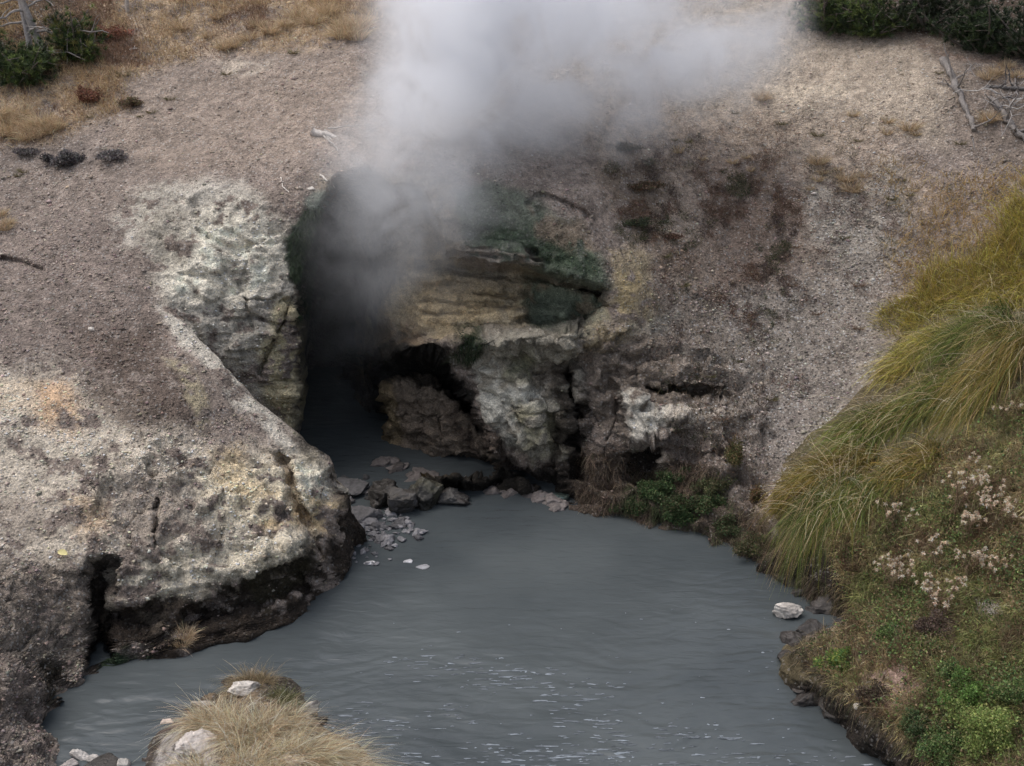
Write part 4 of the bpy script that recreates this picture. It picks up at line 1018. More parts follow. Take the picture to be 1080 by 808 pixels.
# ---- fallen wood
def log_on(name, pix, rad0, rad1, c, label, cat, S=A, twigs=5, seed=0, lift=.6, group=None):
    r = np.random.default_rng(seed); pts = np.array([surf(x, y, S)[0] for x, y in pix])
    base = pts[0].copy(); t_ = empty(name, base)
    tt_ = np.linspace(0, 1, len(pts)); T = np.linspace(0, 1, 22); P = np.stack([np.interp(T, tt_, pts[:, k]) for k in range(3)], -1)
    z = P[:, 2].copy()
    for _ in range(3): z[1:-1] = np.maximum(z[1:-1], (z[:-2]+z[2:])/2)
    P[:, 2] = z+rad0*lift; P += r.normal(size=P.shape)*rad0*.25; P -= base
    g = Geo(); tube(g, P, np.linspace(rad0, rad1, 22)*(1+.12*r.normal(size=22)), c, 9, .08, r); g.obj('trunk', M_wood, t_)
    for q in range(twigs):
        g = Geo(); k = r.integers(3, 21); d = r.normal(size=3); d[2] = abs(d[2])*.6+.15
        p = limb(g, P[k], d, (.15+.3*r.random())*(1 if rad0 < .05 else 1.2), rad1*.55, r, c, 6, .25); limb(g, p[3], r.normal(size=3), .12, rad1*.3, r, c, 4, .2)
        g.obj('branch', M_wood, t_)
    tag(t_, label, cat, group); return t_
GW = C(104, 98, 94)
log_on('fallen_log', [(994, 64), (1004, 84), (1012, 103), (1019, 120), (1027, 140)], .055, .035, GW, 'weathered grey fallen log lying down the slope at the upper right', 'log', twigs=7, seed=1)
log_on('fallen_log', [(1046, 105), (1058, 124), (1070, 140), (1086, 154)], .05, .04, GW, 'pale fallen log running out of the view under the heap of dead branches', 'log', twigs=4, seed=2)
log_on('fallen_log', [(1040, 92), (1060, 93), (1090, 96)], .03, .025, C(84, 80, 78), 'dark level fallen branch across the heap of dead branches', 'log', twigs=3, seed=3)
log_on('fallen_log', [(904, 30), (914, 34), (926, 40)], .035, .02, C(112, 100, 90), 'short brown fallen branch at the foot of the upper right pine shrubs', 'log', twigs=2, seed=4)
log_on('fallen_stick', [(1026, 146), (1027, 158)], .012, .008, GW, 'short pale stick below the end of the long grey log', 'stick', twigs=0, seed=5)
log_on('fallen_stick', [(136, 54), (146, 52)], .02, .012, C(170, 166, 162), 'pale stick lying on the grass right of the dead pine', 'stick', twigs=1, seed=6)
log_on('fallen_stick', [(296, 188), (298, 198), (304, 203)], .008, .006, C(176, 168, 158), 'thin curved pale stick on the slope left of the mouth', 'stick', twigs=0, seed=7)
log_on('fallen_stick', [(338, 185), (346, 192), (353, 199)], .012, .008, C(176, 168, 158), 'pale stick at the very rim of the mouth', 'stick', twigs=1, seed=8)
# heap of dead branches
r = np.random.default_rng(9); b0, _ = surf(1068, 112, A); t_ = empty('brush_heap', b0)
for q in range(34):
    g = Geo(); s0 = r.normal(size=3)*np.array([.25, .2, .06])+np.array([.1, 0, .08]); s0[2] = abs(s0[2])
    d = r.normal(size=3)*np.array([1, .7, .45])
    p = limb(g, s0, d, .35+.5*r.random(), .012, r, pick([C(120, 115, 112), C(96, 92, 92), C(150, 146, 142)], 1, r=r)[0], 7, .35)
    for w in range(4): limb(g, p[2+w], r.normal(size=3), .2, .006, r, C(128, 122, 118), 4, .3)
    g.obj('branch', M_wood, t_)
tag(t_, 'tangled heap of bare grey dead branches at the upper right edge', 'brush heap')
# weathered root at the rim
r = np.random.default_rng(19); b0, _ = surf(338, 142, A); t_ = empty('weathered_root', b0)
g = Geo(); limb(g, (-.12, 0, .04), (1, -.3, -.2), .34, .06, r, C(150, 143, 137), 8, .2, r1=.5); g.obj('stump', M_wood, t_)
for d, s0, L in (((1, -.5, -.35), (.05, 0, .06), .62), ((1, -.8, -.55), (.0, -.03, .04), .7), ((.8, -1, -.6), (.05, -.1, 0), .62), ((.5, -1, -.5), (.1, -.15, 0), .4), ((1, -.2, .1), (.1, 0, .08), .4)):
    g = Geo(); limb(g, s0, d, L, .014, r, C(140, 133, 127), 8, .15, r1=.4); g.obj('root', M_wood, t_)
tag(t_, 'bleached white dead root with long prongs at the top left rim of the steaming mouth', 'driftwood')

# ---- grass on the hill: tufts as things
def tuft_mesh(L, n, pal, seed, spr=.06, lean=.5, base=C(104, 92, 66), w=.006):
    r = np.random.default_rng(seed); g = Geo(); a = r.random(n)*2*pi; rr = np.sqrt(r.random(n))*spr
    R = np.stack([np.cos(a)*rr, np.sin(a)*rr, 0*rr-.02], -1)
    d = unit(np.array([0, 0, 1.])+lean*np.stack([np.cos(a), np.sin(a), 0*a], -1)+r.normal(size=(n, 3))*.3)
    c1 = pick(pal, n, r=r); blades(g, R, d, L*(.5+.6*r.random(n)), w, .35, jit(c1*.5+base*.5, n, .2, r), jit(c1, n, .15, r), seg=4, curl=.15, r=r)
    return g.mesh('grass_tuft', M_dry)
STR = [C(180, 154, 118), C(158, 132, 98), C(194, 170, 136)]
protos = [tuft_mesh(.28, 260, STR, 600+k, .09) for k in range(4)]
small = [tuft_mesh(.15, 120, STR, 610+k, .05) for k in range(3)]
olive = [tuft_mesh(.12, 140, [C(84, 84, 48), C(66, 72, 42), C(110, 96, 62)], 620+k, .06, .8) for k in range(3)]
rusty = [tuft_mesh(.12, 120, [C(118, 84, 64), C(96, 72, 58)], 630+k, .07, .8) for k in range(3)]
def tufts(pts, protos_, label, group, cat='grass tuft', smin=.8, smax=1.3, S=A, r=rng):
    for k, (x, y) in enumerate(pts):
        b0, _ = surf(x, y, S); o = bpy.data.objects.new('grass_tuft', protos_[k % len(protos_)]); col.objects.link(o)
        o.location = b0; o.rotation_euler = (0, 0, r.random()*6.28); s = smin+(smax-smin)*r.random(); o.scale = (s, s, s)
        tag(o, label, cat, group)
tufts([(370, 32), (362, 38), (380, 28), (376, 40)], protos, 'dense straw coloured grass tuft beside the upper left edge of the steam', 'grass tufts beside the upper left edge of the steam', smin=1.3, smax=1.7)
tufts([(247, 48), (262, 42), (285, 34), (300, 28), (330, 24), (238, 52), (220, 40), (270, 28), (312, 18), (190, 30), (345, 14), (230, 20)], protos, 'straw tuft on the brow of the hill left of the steam', 'straw tufts on the brow of the hill left of the steam')
tufts([(8, 128), (20, 132), (32, 136), (44, 132), (52, 138), (14, 142), (28, 146), (4, 140), (40, 144), (60, 134), (0, 122), (24, 122)], protos, 'golden grass tuft in the dense patch at the left edge', 'golden tufts in the patch at the left edge', smin=1.0, smax=1.5)
tufts([(803, 105)], protos, 'single beige grass tuft on the bare ground right of the steam', None, smin=.9, smax=1)
tufts([(715, 160), (785, 165), (792, 180), (862, 172), (867, 182), (862, 190), (885, 178), (893, 190), (912, 186), (935, 128), (935, 140), (960, 135), (965, 142), (900, 122), (740, 168), (900, 200), (855, 198), (772, 172)], small+protos[:1], 'small straw tuft with an olive foot on the slope right of the steam', 'straw tufts on the slope right of the steam')
tufts([(1045, 125), (1040, 128)], protos, 'tan tuft between the long log and the heap of dead branches', 'tan tufts between the log and the branches', smin=.9)
tufts([(1050, 78), (1062, 72), (1042, 82), (1072, 80)], protos[:2], 'pale tuft below the broad dark pine shrub', 'pale tufts below the broad pine shrub', smin=.8)
tufts([(990, 76), (1012, 150), (952, 190), (710, 148), (726, 150), (775, 118), (824, 130), (862, 142), (905, 148), (960, 205), (940, 210)], olive, 'tiny dark olive tuft on the bare slope at the upper right', 'dark olive tufts on the bare slope at the upper right', smin=.7, smax=1.2)
tufts([(131, 79), (180, 104), (160, 118), (310, 56), (240, 78), (96, 122), (150, 122)], olive, 'tiny green tuft on the bare slope at the upper left', 'green tufts on the bare slope at the upper left', smin=.6, smax=1.1)
tufts([(0, 228), (8, 236), (5, 240)], protos[:2], 'tan tuft alone at the left edge of the brown slope', 'tan tufts at the left edge of the brown slope', S=B, smin=.6, smax=.8)
tufts([(20, 185), (25, 180)], olive, 'brown tuft below the grey cushion shrubs at the left edge', 'brown tufts below the grey cushion shrubs', smin=.7)
tufts([(835, 300), (860, 330), (905, 345), (780, 380), (750, 395), (815, 420), (760, 440), (840, 260), (905, 300), (890, 250), (700, 270), (720, 300), (740, 350)], rusty+olive, 'tiny rusty weed on the gravel slope right of the cliff', 'rusty weeds on the gravel slope right of the cliff', 'weed', smin=.6, smax=1.2)
tufts([(190, 678), (196, 672)], protos[:2], 'beige tuft hanging at the waterline under the mound', 'beige tufts at the waterline under the mound', S=B, smin=.7, smax=.9)

# dry grass cover on the upper left and sparse bits elsewhere (stuff)
def dens_hill(px, py):
    nz_ = fbm(np.stack([px, py, 0*px], -1)*.02, 4, 71)+.5*fbm(np.stack([px, py, 0*px], -1)*.07, 3, 72)
    m = pmask(px, py, [(-60, -70), (400, -70), (395, 15), (340, 45), (250, 52), (180, 62), (130, 88), (140, 115), (90, 125), (60, 150), (-60, 155)], 10)*(.35+sstep(-.2, .4, nz_))*1.6
    m += .25*pmask(px, py, [(620, 130), (960, 120), (990, 210), (700, 260)], 20)*sstep(.0, .4, nz_)
    m += .5*pmask(px, py, [(930, 260), (1000, 190), (1100, 170), (1100, 330), (960, 330)], 15)
    m += .16*pmask(px, py, [(690, 340), (800, 360), (800, 520), (700, 500)], 20)
    m += .05*pmask(px, py, [(600, 240), (900, 240), (900, 480), (620, 460)], 20)*sstep(.1, .4, nz_)
    m += .12*pmask(px, py, [(800, -60), (1100, -60), (1100, 80), (820, 30)], 10)
    return m
g = Geo(); n = 52000
P_, n_, x_, y_ = scatter(A, n, dens_hill)
pn = fbm(P_*1.5, 3, 73)
tanc = pick([C(176, 148, 104), C(154, 128, 90), C(190, 164, 124), C(142, 114, 86)], n); red = pick([C(122, 86, 68), C(98, 74, 60)], n); gol = pick([C(178, 150, 88), C(160, 130, 70)], n)
rm = sstep(.08, .3, pn)[:, None]*.8; c1 = tanc*(1-rm)+red*rm
gm = pmask(x_, y_, [(920, 170), (1100, 150), (1100, 340), (920, 340)], 15)[:, None]; c1 = c1*(1-gm)+gol*gm
rr = sstep(600, 620, x_)*(1-gm[:, 0]); c1 = c1*(1-.3*rr[:, None])
L = (.08+.12*rng.random(n))*(1-.45*rr)+.06*gm[:, 0]
blades(g, P_-np.array([0, 0, .015]), unit(np.array([0, -.2, 1.])+rng.normal(size=(n, 3))*.5), L, .009, .3, jit(c1*.65, n, .2), jit(c1, n, .2), seg=2, curl=.2)
tag(g.obj('dry_grass', M_dry), 'thin dry tan grass covering the upper hill', 'dry grass', kind='stuff')

# moss beards at the throat's left edge and under the ledge (stuff)
g = Geo(); n = 7000
P_, n_, x_, y_ = scatter(A, n, lambda a, b_: 3*pmask(a, b_, [(306, 250), (320, 228), (338, 215), (334, 250), (322, 335), (314, 335), (318, 300), (306, 290)], 3)+.9*pmask(a, b_, [(482, 345), (505, 350), (510, 362), (500, 382), (480, 374)], 4)+.12*pmask(a, b_, [(520, 235), (600, 240), (630, 288), (560, 278)], 8)*sstep(0, .3, fbm(np.stack([a, b_, 0*a], -1)*.05, 3, 77)))
c1 = jit(pick([C(44, 62, 40), C(34, 50, 34), C(58, 72, 44)], n), n, .3)
blades(g, P_, unit(n_*.6+np.array([0, -.3, -.3])+rng.normal(size=(n, 3))*.5), .04+.05*rng.random(n), .009, .6, c1*.6, c1, seg=2, curl=.2)
tag(g.obj('moss', M_leaf), 'dark green moss clinging to the rim of the steaming mouth', 'moss', kind='stuff')

# ---- islet grass
r = np.random.default_rng(5)
def islet_clump(px, py, lean, L, n, spr, pal, label, seed, base=C(120, 96, 60)):
    r = np.random.default_rng(seed); b0, _ = surf(px, py, D); g = Geo()
    n = int(n*1.5); a = r.random(n)*2*pi; rr = np.sqrt(r.random(n))*spr; R = np.stack([np.cos(a)*rr*1.3, np.sin(a)*rr*.8, 0*rr-.03], -1)
    lk = r.integers(0, 18, n); ld = r.normal(size=(18, 3))*.3
    d = unit(np.array([0, 0, .8])+np.array(lean)+ld[lk]+.35*np.stack([np.cos(a), np.sin(a), 0*a], -1)+r.normal(size=(n, 3))*.34)
    c1 = pick(pal, n, r=r)*(.65+.55*r.random(18))[lk][:, None]
    blades(g, R, d, 1.75*L*(.25+.75*r.random(n)**1.3), .0045, .7, jit(c1*.5+base*.35, n, .25, r), jit(c1, n, .2, r), seg=5, curl=.32, r=r)
    o = g.obj('grass_clump', M_dry, loc=b0); tag(o, label, 'grass clump', 'bleached grass clumps on the islet'); return o
BL = [C(208, 182, 142), C(192, 164, 122), C(224, 200, 164), C(168, 142, 108)]
for k, (x, y, l, L, n, sp, lab) in enumerate([
 (232, 765, (-.3, .0, 0), .36, 1500, .17, 'upper left bleached grass clump on the islet, below the white slab'),
 (262, 778, (.1, .0, 0), .4, 1700, .18, 'middle bleached grass clump on the islet'),
 (290, 768, (.3, .1, 0), .34, 1300, .15, 'bleached grass clump on the islet under the green tuft'),
 (270, 812, (.4, -.1, 0), .42, 1700, .2, 'bleached grass clump at the bottom edge of the islet'),
 (318, 800, (.6, .0, 0), .42, 1700, .18, 'wind combed bleached grass clump on the islet, left of the rightmost'),
 (355, 812, (.6, .1, 0), .34, 1500, .15, 'rightmost bleached grass clump on the islet, leaning over the water'),
 (205, 812, (-.5, .1, 0), .32, 350, .12, 'thin bleached grass clump at the lower left of the islet')]):
    islet_clump(x, y, l, L, n, sp, BL, lab, 700+k)
islet_clump(268, 722, (-.1, .0, 0), .26, 1100, .13, [C(150, 132, 98), C(128, 114, 84), C(112, 100, 70)], 'dull brown grass clump at the top of the islet above the white slab', 710)
islet_clump(296, 738, (.2, -.1, 0), .2, 900, .09, [C(70, 84, 44), C(88, 92, 56)], 'dark green grass clump at the upper right of the islet', 711)
# ================================================================== STONES
def rock(name, loc, size, seed, c, label, cat='rock', mat=M_rock, sub=5, k=1.0, group=None, dark=None, rot=0, flat=0, link_=True):
    r = np.random.default_rng(seed); bm = bmesh.new(); bmesh.ops.create_icosphere(bm, subdivisions=sub, radius=1)
    v = np.array([x.co[:] for x in bm.verts]); f = np.array([[q.index for q in p.verts] for p in bm.faces]); bm.free()
    for q in range(17+flat):   # chop planes for a broken look
        d = unit(r.normal(size=3)); h = .42+.36*r.random(); s = v@d; v = v-np.clip(s-h, 0, None)[:, None]*d*.96
    off = r.random(3)*50
    v = v*(1+.07*k*fbm(v*1.6+off, 4, seed)+.09*k*facet(v*2.2+off, seed)+.05*k*facet(v*6+off, seed+3))[:, None]*1.25
    if dark is not None:
        m = sstep(-.1, .25, fbm(v*1.7+off+3, 4, seed+2)+.15-.5*v[:, 2]*0)[:, None]; cc = np.asarray(c)*(1-m)+np.asarray(dark)*m
    else: cc = np.tile(np.asarray(c), (len(v), 1))
    cc = np.clip(cc*(1+.25*fbm(v*5+off, 3, seed+5))[:, None], .01, .8)
    v = v*np.array(size); ca, sa = cos(rot), sin(rot); v = v@np.array([[ca, sa, 0], [-sa, ca, 0], [0, 0, 1]])
    me = mk_mesh(name, v, f, cc, mat, smooth=False)
    if not link_: return me
    o = link(name, me, loc=loc); tag(o, label, cat, group); return o
def on_water(px, py, z=0): return at(px, py, Yz(py, z))
rock('boulder', on_water(828, 644, .06), (.17, .12, .11), 1, C(176, 170, 162), 'white boulder lying in the water at the right shore', 'boulder', dark=C(150, 143, 136), rot=.1)
rock('boulder', on_water(856, 667, -.02), (.22, .16, .12), 2, C(48, 44, 42), 'dark wet boulder between the white boulder and the bank', 'boulder', M_wetrock)
rock('boulder', on_water(872, 646, -.02), (.22, .1, .08), 3, C(40, 36, 34), 'dark wet slab behind the white boulder', 'boulder', M_wetrock)
rock('boulder', on_water(403, 524, .10), (.24, .2, .23), 4, C(62, 58, 54), 'dark jagged boulder at the left of the pile in the water', 'boulder', M_wetrock, dark=C(36, 33, 30), k=1.6)
rock('boulder', on_water(424, 531, .10), (.30, .2, .20), 5, C(70, 68, 69), 'grey flat faced boulder in the middle of the pile in the water', 'boulder', M_wetrock, dark=C(58, 54, 50), k=1.3, rot=.4)
rock('boulder', on_water(447, 523, .12), (.25, .2, .27), 6, C(58, 56, 44), 'mossy dark boulder, tallest of the pile in the water', 'boulder', M_wetrock, dark=C(34, 32, 28), k=1.6)
rock('boulder', on_water(470, 526, .05), (.26, .14, .12), 7, C(62, 60, 58), 'low pointed boulder at the right tip of the pile in the water', 'boulder', M_wetrock, dark=C(48, 44, 42), k=1.3, rot=-.2)
rock('boulder', on_water(372, 514, .05), (.26, .24, .12), 8, C(80, 78, 78), 'smooth grey boulder between the mound and the pile in the water', 'boulder', k=.7)
rock('boulder', on_water(381, 546, .03), (.22, .2, .11), 9, C(78, 76, 77), 'smooth grey boulder in front of the pile beside the mound', 'boulder', k=.8)
r = np.random.default_rng(33); q = 0
for poly, n, s0, s1, cc in (([(364, 540), (420, 538), (452, 558), (440, 570), (380, 572), (366, 575)], 80, .025, .12, C(136, 134, 138)),
                            ([(368, 575), (420, 574), (412, 592), (374, 600)], 26, .015, .05, C(150, 148, 152)),
                            ([(360, 505), (400, 500), (400, 540), (366, 545)], 16, .04, .09, C(124, 120, 120))):
    done = 0
    while done < n:
        x = r.uniform(355, 470); y = r.uniform(495, 625)
        if pdist(np.array([x]), np.array([y]), poly)[0] < 0: continue
        s = s0+(s1-s0)*r.random()**2.2
        rock('stone', on_water(x, y, .01), (s*1.3, s, s*.6), 900+q, cc*(.22+.5*r.random()), 'pale grey angular stone of the rubble in the shallow water by the mound', 'stone', sub=4, group='rubble stones in the shallow water by the mound', k=2.4, rot=r.random()*3); q += 1; done += 1
for x, y, s, c_ in ((389, 594, .05, C(178, 176, 178)), (431, 592, .045, C(150, 150, 154)), (445, 598, .06, C(124, 124, 128)), (352, 610, .03, C(160, 158, 160))):
    rock('stone', on_water(x, y, 0), (s*1.4, s, s*.4), 970+q, c_, 'pale stone barely breaking the water right of the mound nose', 'stone', sub=3, group='stones barely breaking the water right of the mound', k=1); q += 1
for x, y, sx, sy, sz, lab, c_ in ((258, 730, .2, .1, .07, 'white slab on the top of the islet between the grass clumps', C(166, 159, 150)),
        (205, 790, .22, .16, .09, 'large rough pale rock on the left of the islet', C(158, 150, 144)), (178, 762, .08, .06, .04, 'small pink white rock at the upper left of the islet', C(180, 160, 146)),
        (325, 750, .14, .1, .08, 'grey rock at the right shoulder of the islet', C(128, 122, 116)), (338, 762, .08, .08, .05, 'dark wet rock at the right tip of the islet', C(50, 46, 42)),
        (308, 806, .12, .1, .08, 'pinkish rock half hidden by grass at the bottom of the islet', C(158, 140, 124)), (215, 745, .10, .06, .05, 'grey rock on the upper left rim of the islet', C(130, 122, 110))):
    b0, _ = surf(x, y, D); rock('rock', b0+np.array([0, 0, sz*.3]), (sx, sy, sz), 50+int(x), c_, lab, 'rock', k=1.2)
for x, y, sx, sy, sz, lab, c_ in ((84, 797, .09, .06, .05, 'white topped stone in the shallows left of the islet', C(158, 152, 146)), (131, 806, .08, .06, .07, 'square white stone at the bottom edge left of the islet', C(164, 158, 150)),
        (75, 806, .09, .08, .06, 'round grey stone in the lower left corner by the bank', C(140, 132, 128)), (110, 806, .2, .14, .05, 'dark flat wet rock joining the islet to the left bank', C(48, 44, 40)), (100, 800, .06, .05, .04, 'small white stone on the dark flat rock', C(156, 150, 144))):
    rock('rock', on_water(x, y, .03), (sx, sy, sz), 60+int(x), c_, lab, 'rock', k=.9, mat=M_wetrock if 'dark' in lab and 'small' not in lab else M_rock)
for x, y, s, S_, lab in ((328, 199, .05, A, 'cream stone on the rim of the mouth beside the pale stick'), (867, 457, .03, A, 'single bright white stone low on the gravel slope'), (902, 728, .03, Cs, 'tiny white stone on the dark wet bank edge'), (906, 745, .07, Cs, 'cream rock stuck in the dark wet bank edge'), (96, 372 - 24, .05, B, 'pale stone at the top of the dark brown patch')):
    b0, _ = surf(x, y, S_); rock('stone', b0, (s, s*.8, s*.6), 80+int(x), C(176, 168, 158), lab, 'stone', sub=3)
# teal crusted rock at the waterline
b0 = on_water(590, 524, .02); rock('rock', b0, (.2, .1, .06), 91, C(96, 116, 110), 'teal crusted rock at the waterline below the buttress', 'rock', dark=C(50, 60, 54), k=1.5)
# crumbly shelf along the waterline of the cliff
r = np.random.default_rng(44)
for k_ in range(34):
    t = r.random(); x = 398+196*t; y = np.interp(x, [398, 440, 500, 560, 600], [484, 500, 510, 521, 532])+r.random()*6-1
    sx = .05+.10*r.random()
    rock('rock', on_water(x, y, .0), (sx*1.4, sx, sx*.5), 120+k_, C(102, 94, 90)*(.55+.7*r.random()), 'crumbly brown rock of the low shelf at the waterline under the arch', 'rock', k=1.8, group='rocks of the low shelf under the arch', sub=4, rot=r.random()*3)
r = np.random.default_rng(46)
sx_ = [(822, 612), (838, 628), (862, 640), (884, 655), (860, 670), (832, 684), (822, 698), (830, 714), (846, 728), (862, 742), (882, 758), (905, 774), (928, 790), (950, 806), (875, 752), (915, 782), (838, 720), (854, 736)]
for k_, (x, y) in enumerate(sx_):
    sx = .06+.09*r.random()
    rock('rock', on_water(x+4+r.normal()*3, y-2+r.normal()*2, .02), (sx*1.3, sx, sx*.9), 160+k_, C(50, 45, 42)*(.7+.6*r.random()), 'dark wet rock in the row along the foot of the right bank', 'rock', mat=M_wetrock, k=1.6, group='dark wet rocks along the foot of the right bank', sub=4, rot=r.random()*3)
# yellow leaf
g = Geo(); b0, n0 = surf(62, 582, B)
t = np.linspace(0, 1, 9); L_ = .13; wv = np.sin(t*pi)**.7*.035
V = np.concatenate([np.stack([t*L_, -wv, .015*np.sin(t*pi)+.012], -1), np.stack([t*L_, 0*t, .004+.012*np.sin(t*pi)], -1), np.stack([t*L_, wv, .015*np.sin(t*pi)+.012], -1)])
Fq = [[a, a+1, a+10, a+9] for a in range(8)]+[[a+9, a+10, a+19, a+18] for a in range(8)]
g.add(V, Fq, C(178, 168, 104)); o = g.obj('fallen_leaf', M_leaf, loc=b0+n0*.02); o.rotation_euler = (.5, .1, -.4)
tag(o, 'yellowish oval fallen leaf lying on the left mound above the dark crevice', 'leaf')

# ---- gravel (stuff): loose chips on all bare slopes
base_v = np.array([[1, 0, 0], [-1, 0, 0], [0, 1, 0], [0, -1, 0], [0, 0, 1], [0, 0, -1]], float)
base_f = np.array([[0, 2, 4], [2, 1, 4], [1, 3, 4], [3, 0, 4], [2, 0, 5], [1, 2, 5], [3, 1, 5], [0, 3, 5]])
def chips(g, P, s, c, r=rng):
    n = len(P); V = base_v[None]*(.6+.8*r.random((n, 6, 1)))*np.array([1, .8, .45])*s[:, None, None]
    a = r.random(n)*6.28; ca, sa = np.cos(a), np.sin(a); Rm = np.zeros((n, 3, 3)); Rm[:, 0, 0] = ca; Rm[:, 0, 1] = -sa; Rm[:, 1, 0] = sa; Rm[:, 1, 1] = ca; Rm[:, 2, 2] = 1
    V = np.einsum('nij,nkj->nki', Rm, V)+r.normal(size=(n, 6, 3))*.12*s[:, None, None]+P[:, None]
    g.add(V.reshape(-1, 3), (base_f[None]+6*np.arange(n)[:, None, None]).reshape(-1, 3), np.repeat(c, 6, 0))
g = Geo()
def dens_chip(px, py):
    nz_ = fbm(np.stack([px, py, 0*px], -1)*.025, 4, 171)
    m = .35+sstep(0, .4, nz_)
    m = m*(1+2.5*pmask(px, py, [(690, 260), (860, 180), (960, 190), (950, 300), (900, 440), (840, 500), (720, 470)], 20))
    m = m*(1-.9*pmask(px, py, [(320, 190), (470, 190), (640, 300), (600, 520), (320, 520)], 10))
    m = m*(1-.8*pmask(px, py, [(800, -60), (1100, -60), (1100, 70), (820, 20)], 10))
    return m
n = 30000; P_, n_, x_, y_ = scatter(A, n, dens_chip)
loc_c, _ = paint(x_[:, None], y_[:, None], P_[:, None]); loc_c = loc_c[:, 0]
gm = pmask(x_, y_, [(690, 260), (860, 180), (960, 190), (950, 300), (900, 440), (840, 500), (720, 470)], 20)
lumc = np.where(rng.random(n) < .08+.10*gm, 2.1, np.where(rng.random(n) < .3, .5, 1.1))
chips(g, P_, .008+.022*rng.random(n)**2.5, np.clip(jit(loc_c*lumc[:, None], n, .15), .02, .62))
n = 16000; P_, n_, x_, y_ = scatter(B, n, lambda a, b_: .5+sstep(0, .3, fbm(np.stack([a, b_, 0*a], -1)*.025, 4, 172)))
loc_c, _ = paint(x_[:, None], y_[:, None], P_[:, None]); loc_c = loc_c[:, 0]
lumc = np.where(rng.random(n) < .08, 1.9, np.where(rng.random(n) < .3, .55, 1.1))
chips(g, P_, .007+.022*rng.random(n)**2.5, np.clip(jit(loc_c*lumc[:, None], n, .15), .02, .62))
n = 700; P_, n_, x_, y_ = scatter(A, n, dens_chip); loc_c, _ = paint(x_[:, None], y_[:, None], P_[:, None])
chips(g, P_, .02+.035*rng.random(n)**2, np.clip(jit(loc_c[:, 0]*1.15, n, .25), .02, .6))
n = 450; P_, n_, x_, y_ = scatter(B, n, lambda a, b_: 1+0*a); loc_c, _ = paint(x_[:, None], y_[:, None], P_[:, None])
chips(g, P_, .015+.03*rng.random(n)**2, np.clip(jit(loc_c[:, 0]*1.15, n, .25), .02, .6))
tag(g.obj('gravel', M_peb), 'loose pebbles and stone chips strewn over the bare slopes', 'gravel', kind='stuff')

# ---- pale flecks painting sky glints on the waves, some froth (stuff)
g = Geo(); n = 620
cl = np.array([(372, 760), (400, 770), (455, 702), (500, 706), (560, 722), (610, 727), (545, 718), (590, 760), (640, 765), (420, 800), (520, 795), (600, 800), (680, 805), (770, 800), (860, 806), (380, 790), (470, 750), (730, 780), (640, 790), (560, 806)], float)
kk = rng.integers(0, len(cl), n); fx = cl[kk, 0]+rng.normal(size=n)*26; fy = cl[kk, 1]+rng.normal(size=n)*8
fr = rng.random(n) < .12; fx = np.where(fr, rng.uniform(380, 940, n), fx); fy = np.where(fr, 640+170*rng.random(n), fy)
th = np.linspace(0, 2*pi, 11)[:-1]
for x, y, q_ in zip(fx, fy, fr):
    p = on_water(x, y, 0); s = (.004 if q_ else .005)+.006*rng.random(); st = 1+(1.5 if q_ else 9)*rng.random()**1.3
    rr = s*(1+.4*rng.normal(size=10)); ux = np.cos(th)*rr*st; V = np.stack([p[0]+ux, p[1]+np.sin(th)*rr+.15*s*np.sin(ux/s*1.3), 0*th], -1)
    V[:, 2] = waves(V)+.003; top = p.copy(); top[2] = V[:, 2].mean()+.005
    g.add(np.vstack([V, top]), np.stack([np.arange(10), (np.arange(10)+1) % 10, np.full(10, 10)], -1), C(118, 127, 136)*(.4+.6*rng.random()**2))
tag(g.obj('glints_and_froth', M_rock), 'pale flecks painted as sky glints, with some froth, on the grey pool', 'glints_and_froth', kind='stuff')
# ================================================================== STEAM
BL_ = [  # px, py, depth, radius, weight
 (354, 420, 18.2, 1.0, .08), (364, 350, 18.0, 1.3, .10), (384, 290, 17.5, 1.4, .13), (404, 240, 17.0, 1.45, .24), (422, 185, 16.9, 1.4, .55), (448, 130, 17.0, 1.25, 1.0), (450, 280, 16.9, 1.3, .14), (490, 205, 16.7, 1.3, .26),
 (455, 90, 17.2, 1.15, 1.5), (480, 50, 17.5, 1.25, 1.6), (475, 5, 17.8, 1.35, 1.6), (550, 20, 18.0, 1.3, 1.5), (550, 90, 17.9, 1.15, 1.0), (630, 35, 18.3, 1.25, 1.4), (630, 105, 18.1, 1.05, .9),
 (700, 60, 18.6, 1.15, 1.4), (755, 65, 18.7, 1.0, 1.5), (800, 30, 19.1, .9, 1.1), (510, 145, 17.6, .95, .7), (500, -60, 18.6, 1.7, 1.6), (620, -50, 19.0, 1.6, 1.4), (740, -40, 19.4, 1.3, 1.2),
 (570, 155, 17.8, .8, .4), (670, 130, 18.2, .8, .5),
]
bm = bmesh.new()
cents = []
for px_, py_, Y_, r_, w_ in BL_:
    c_ = at(px_, py_, Y_); cents.append(c_)
    bmesh.ops.create_icosphere(bm, subdivisions=3, radius=r_*1.14, matrix=__import__('mathutils').Matrix.Translation(c_.tolist()))
me = bpy.data.meshes.new('steam'); bm.to_mesh(me); bm.free()
tmp = bpy.data.objects.new('tmp_steam', me); col.objects.link(tmp)
md = tmp.modifiers.new('r', 'REMESH'); md.mode = 'VOXEL'; md.voxel_size = 0.14
bpy.context.view_layer.update()
me2 = bpy.data.meshes.new_from_object(tmp.evaluated_get(bpy.context.evaluated_depsgraph_get()))
bpy.data.objects.remove(tmp); me2.name = 'steam'
ms, nt = new_mat('steam_volume')
out = N(nt, 'ShaderNodeOutputMaterial'); pv = N(nt, 'ShaderNodeVolumePrincipled'); LK(nt, pv.outputs[0], out.inputs['Volume'])
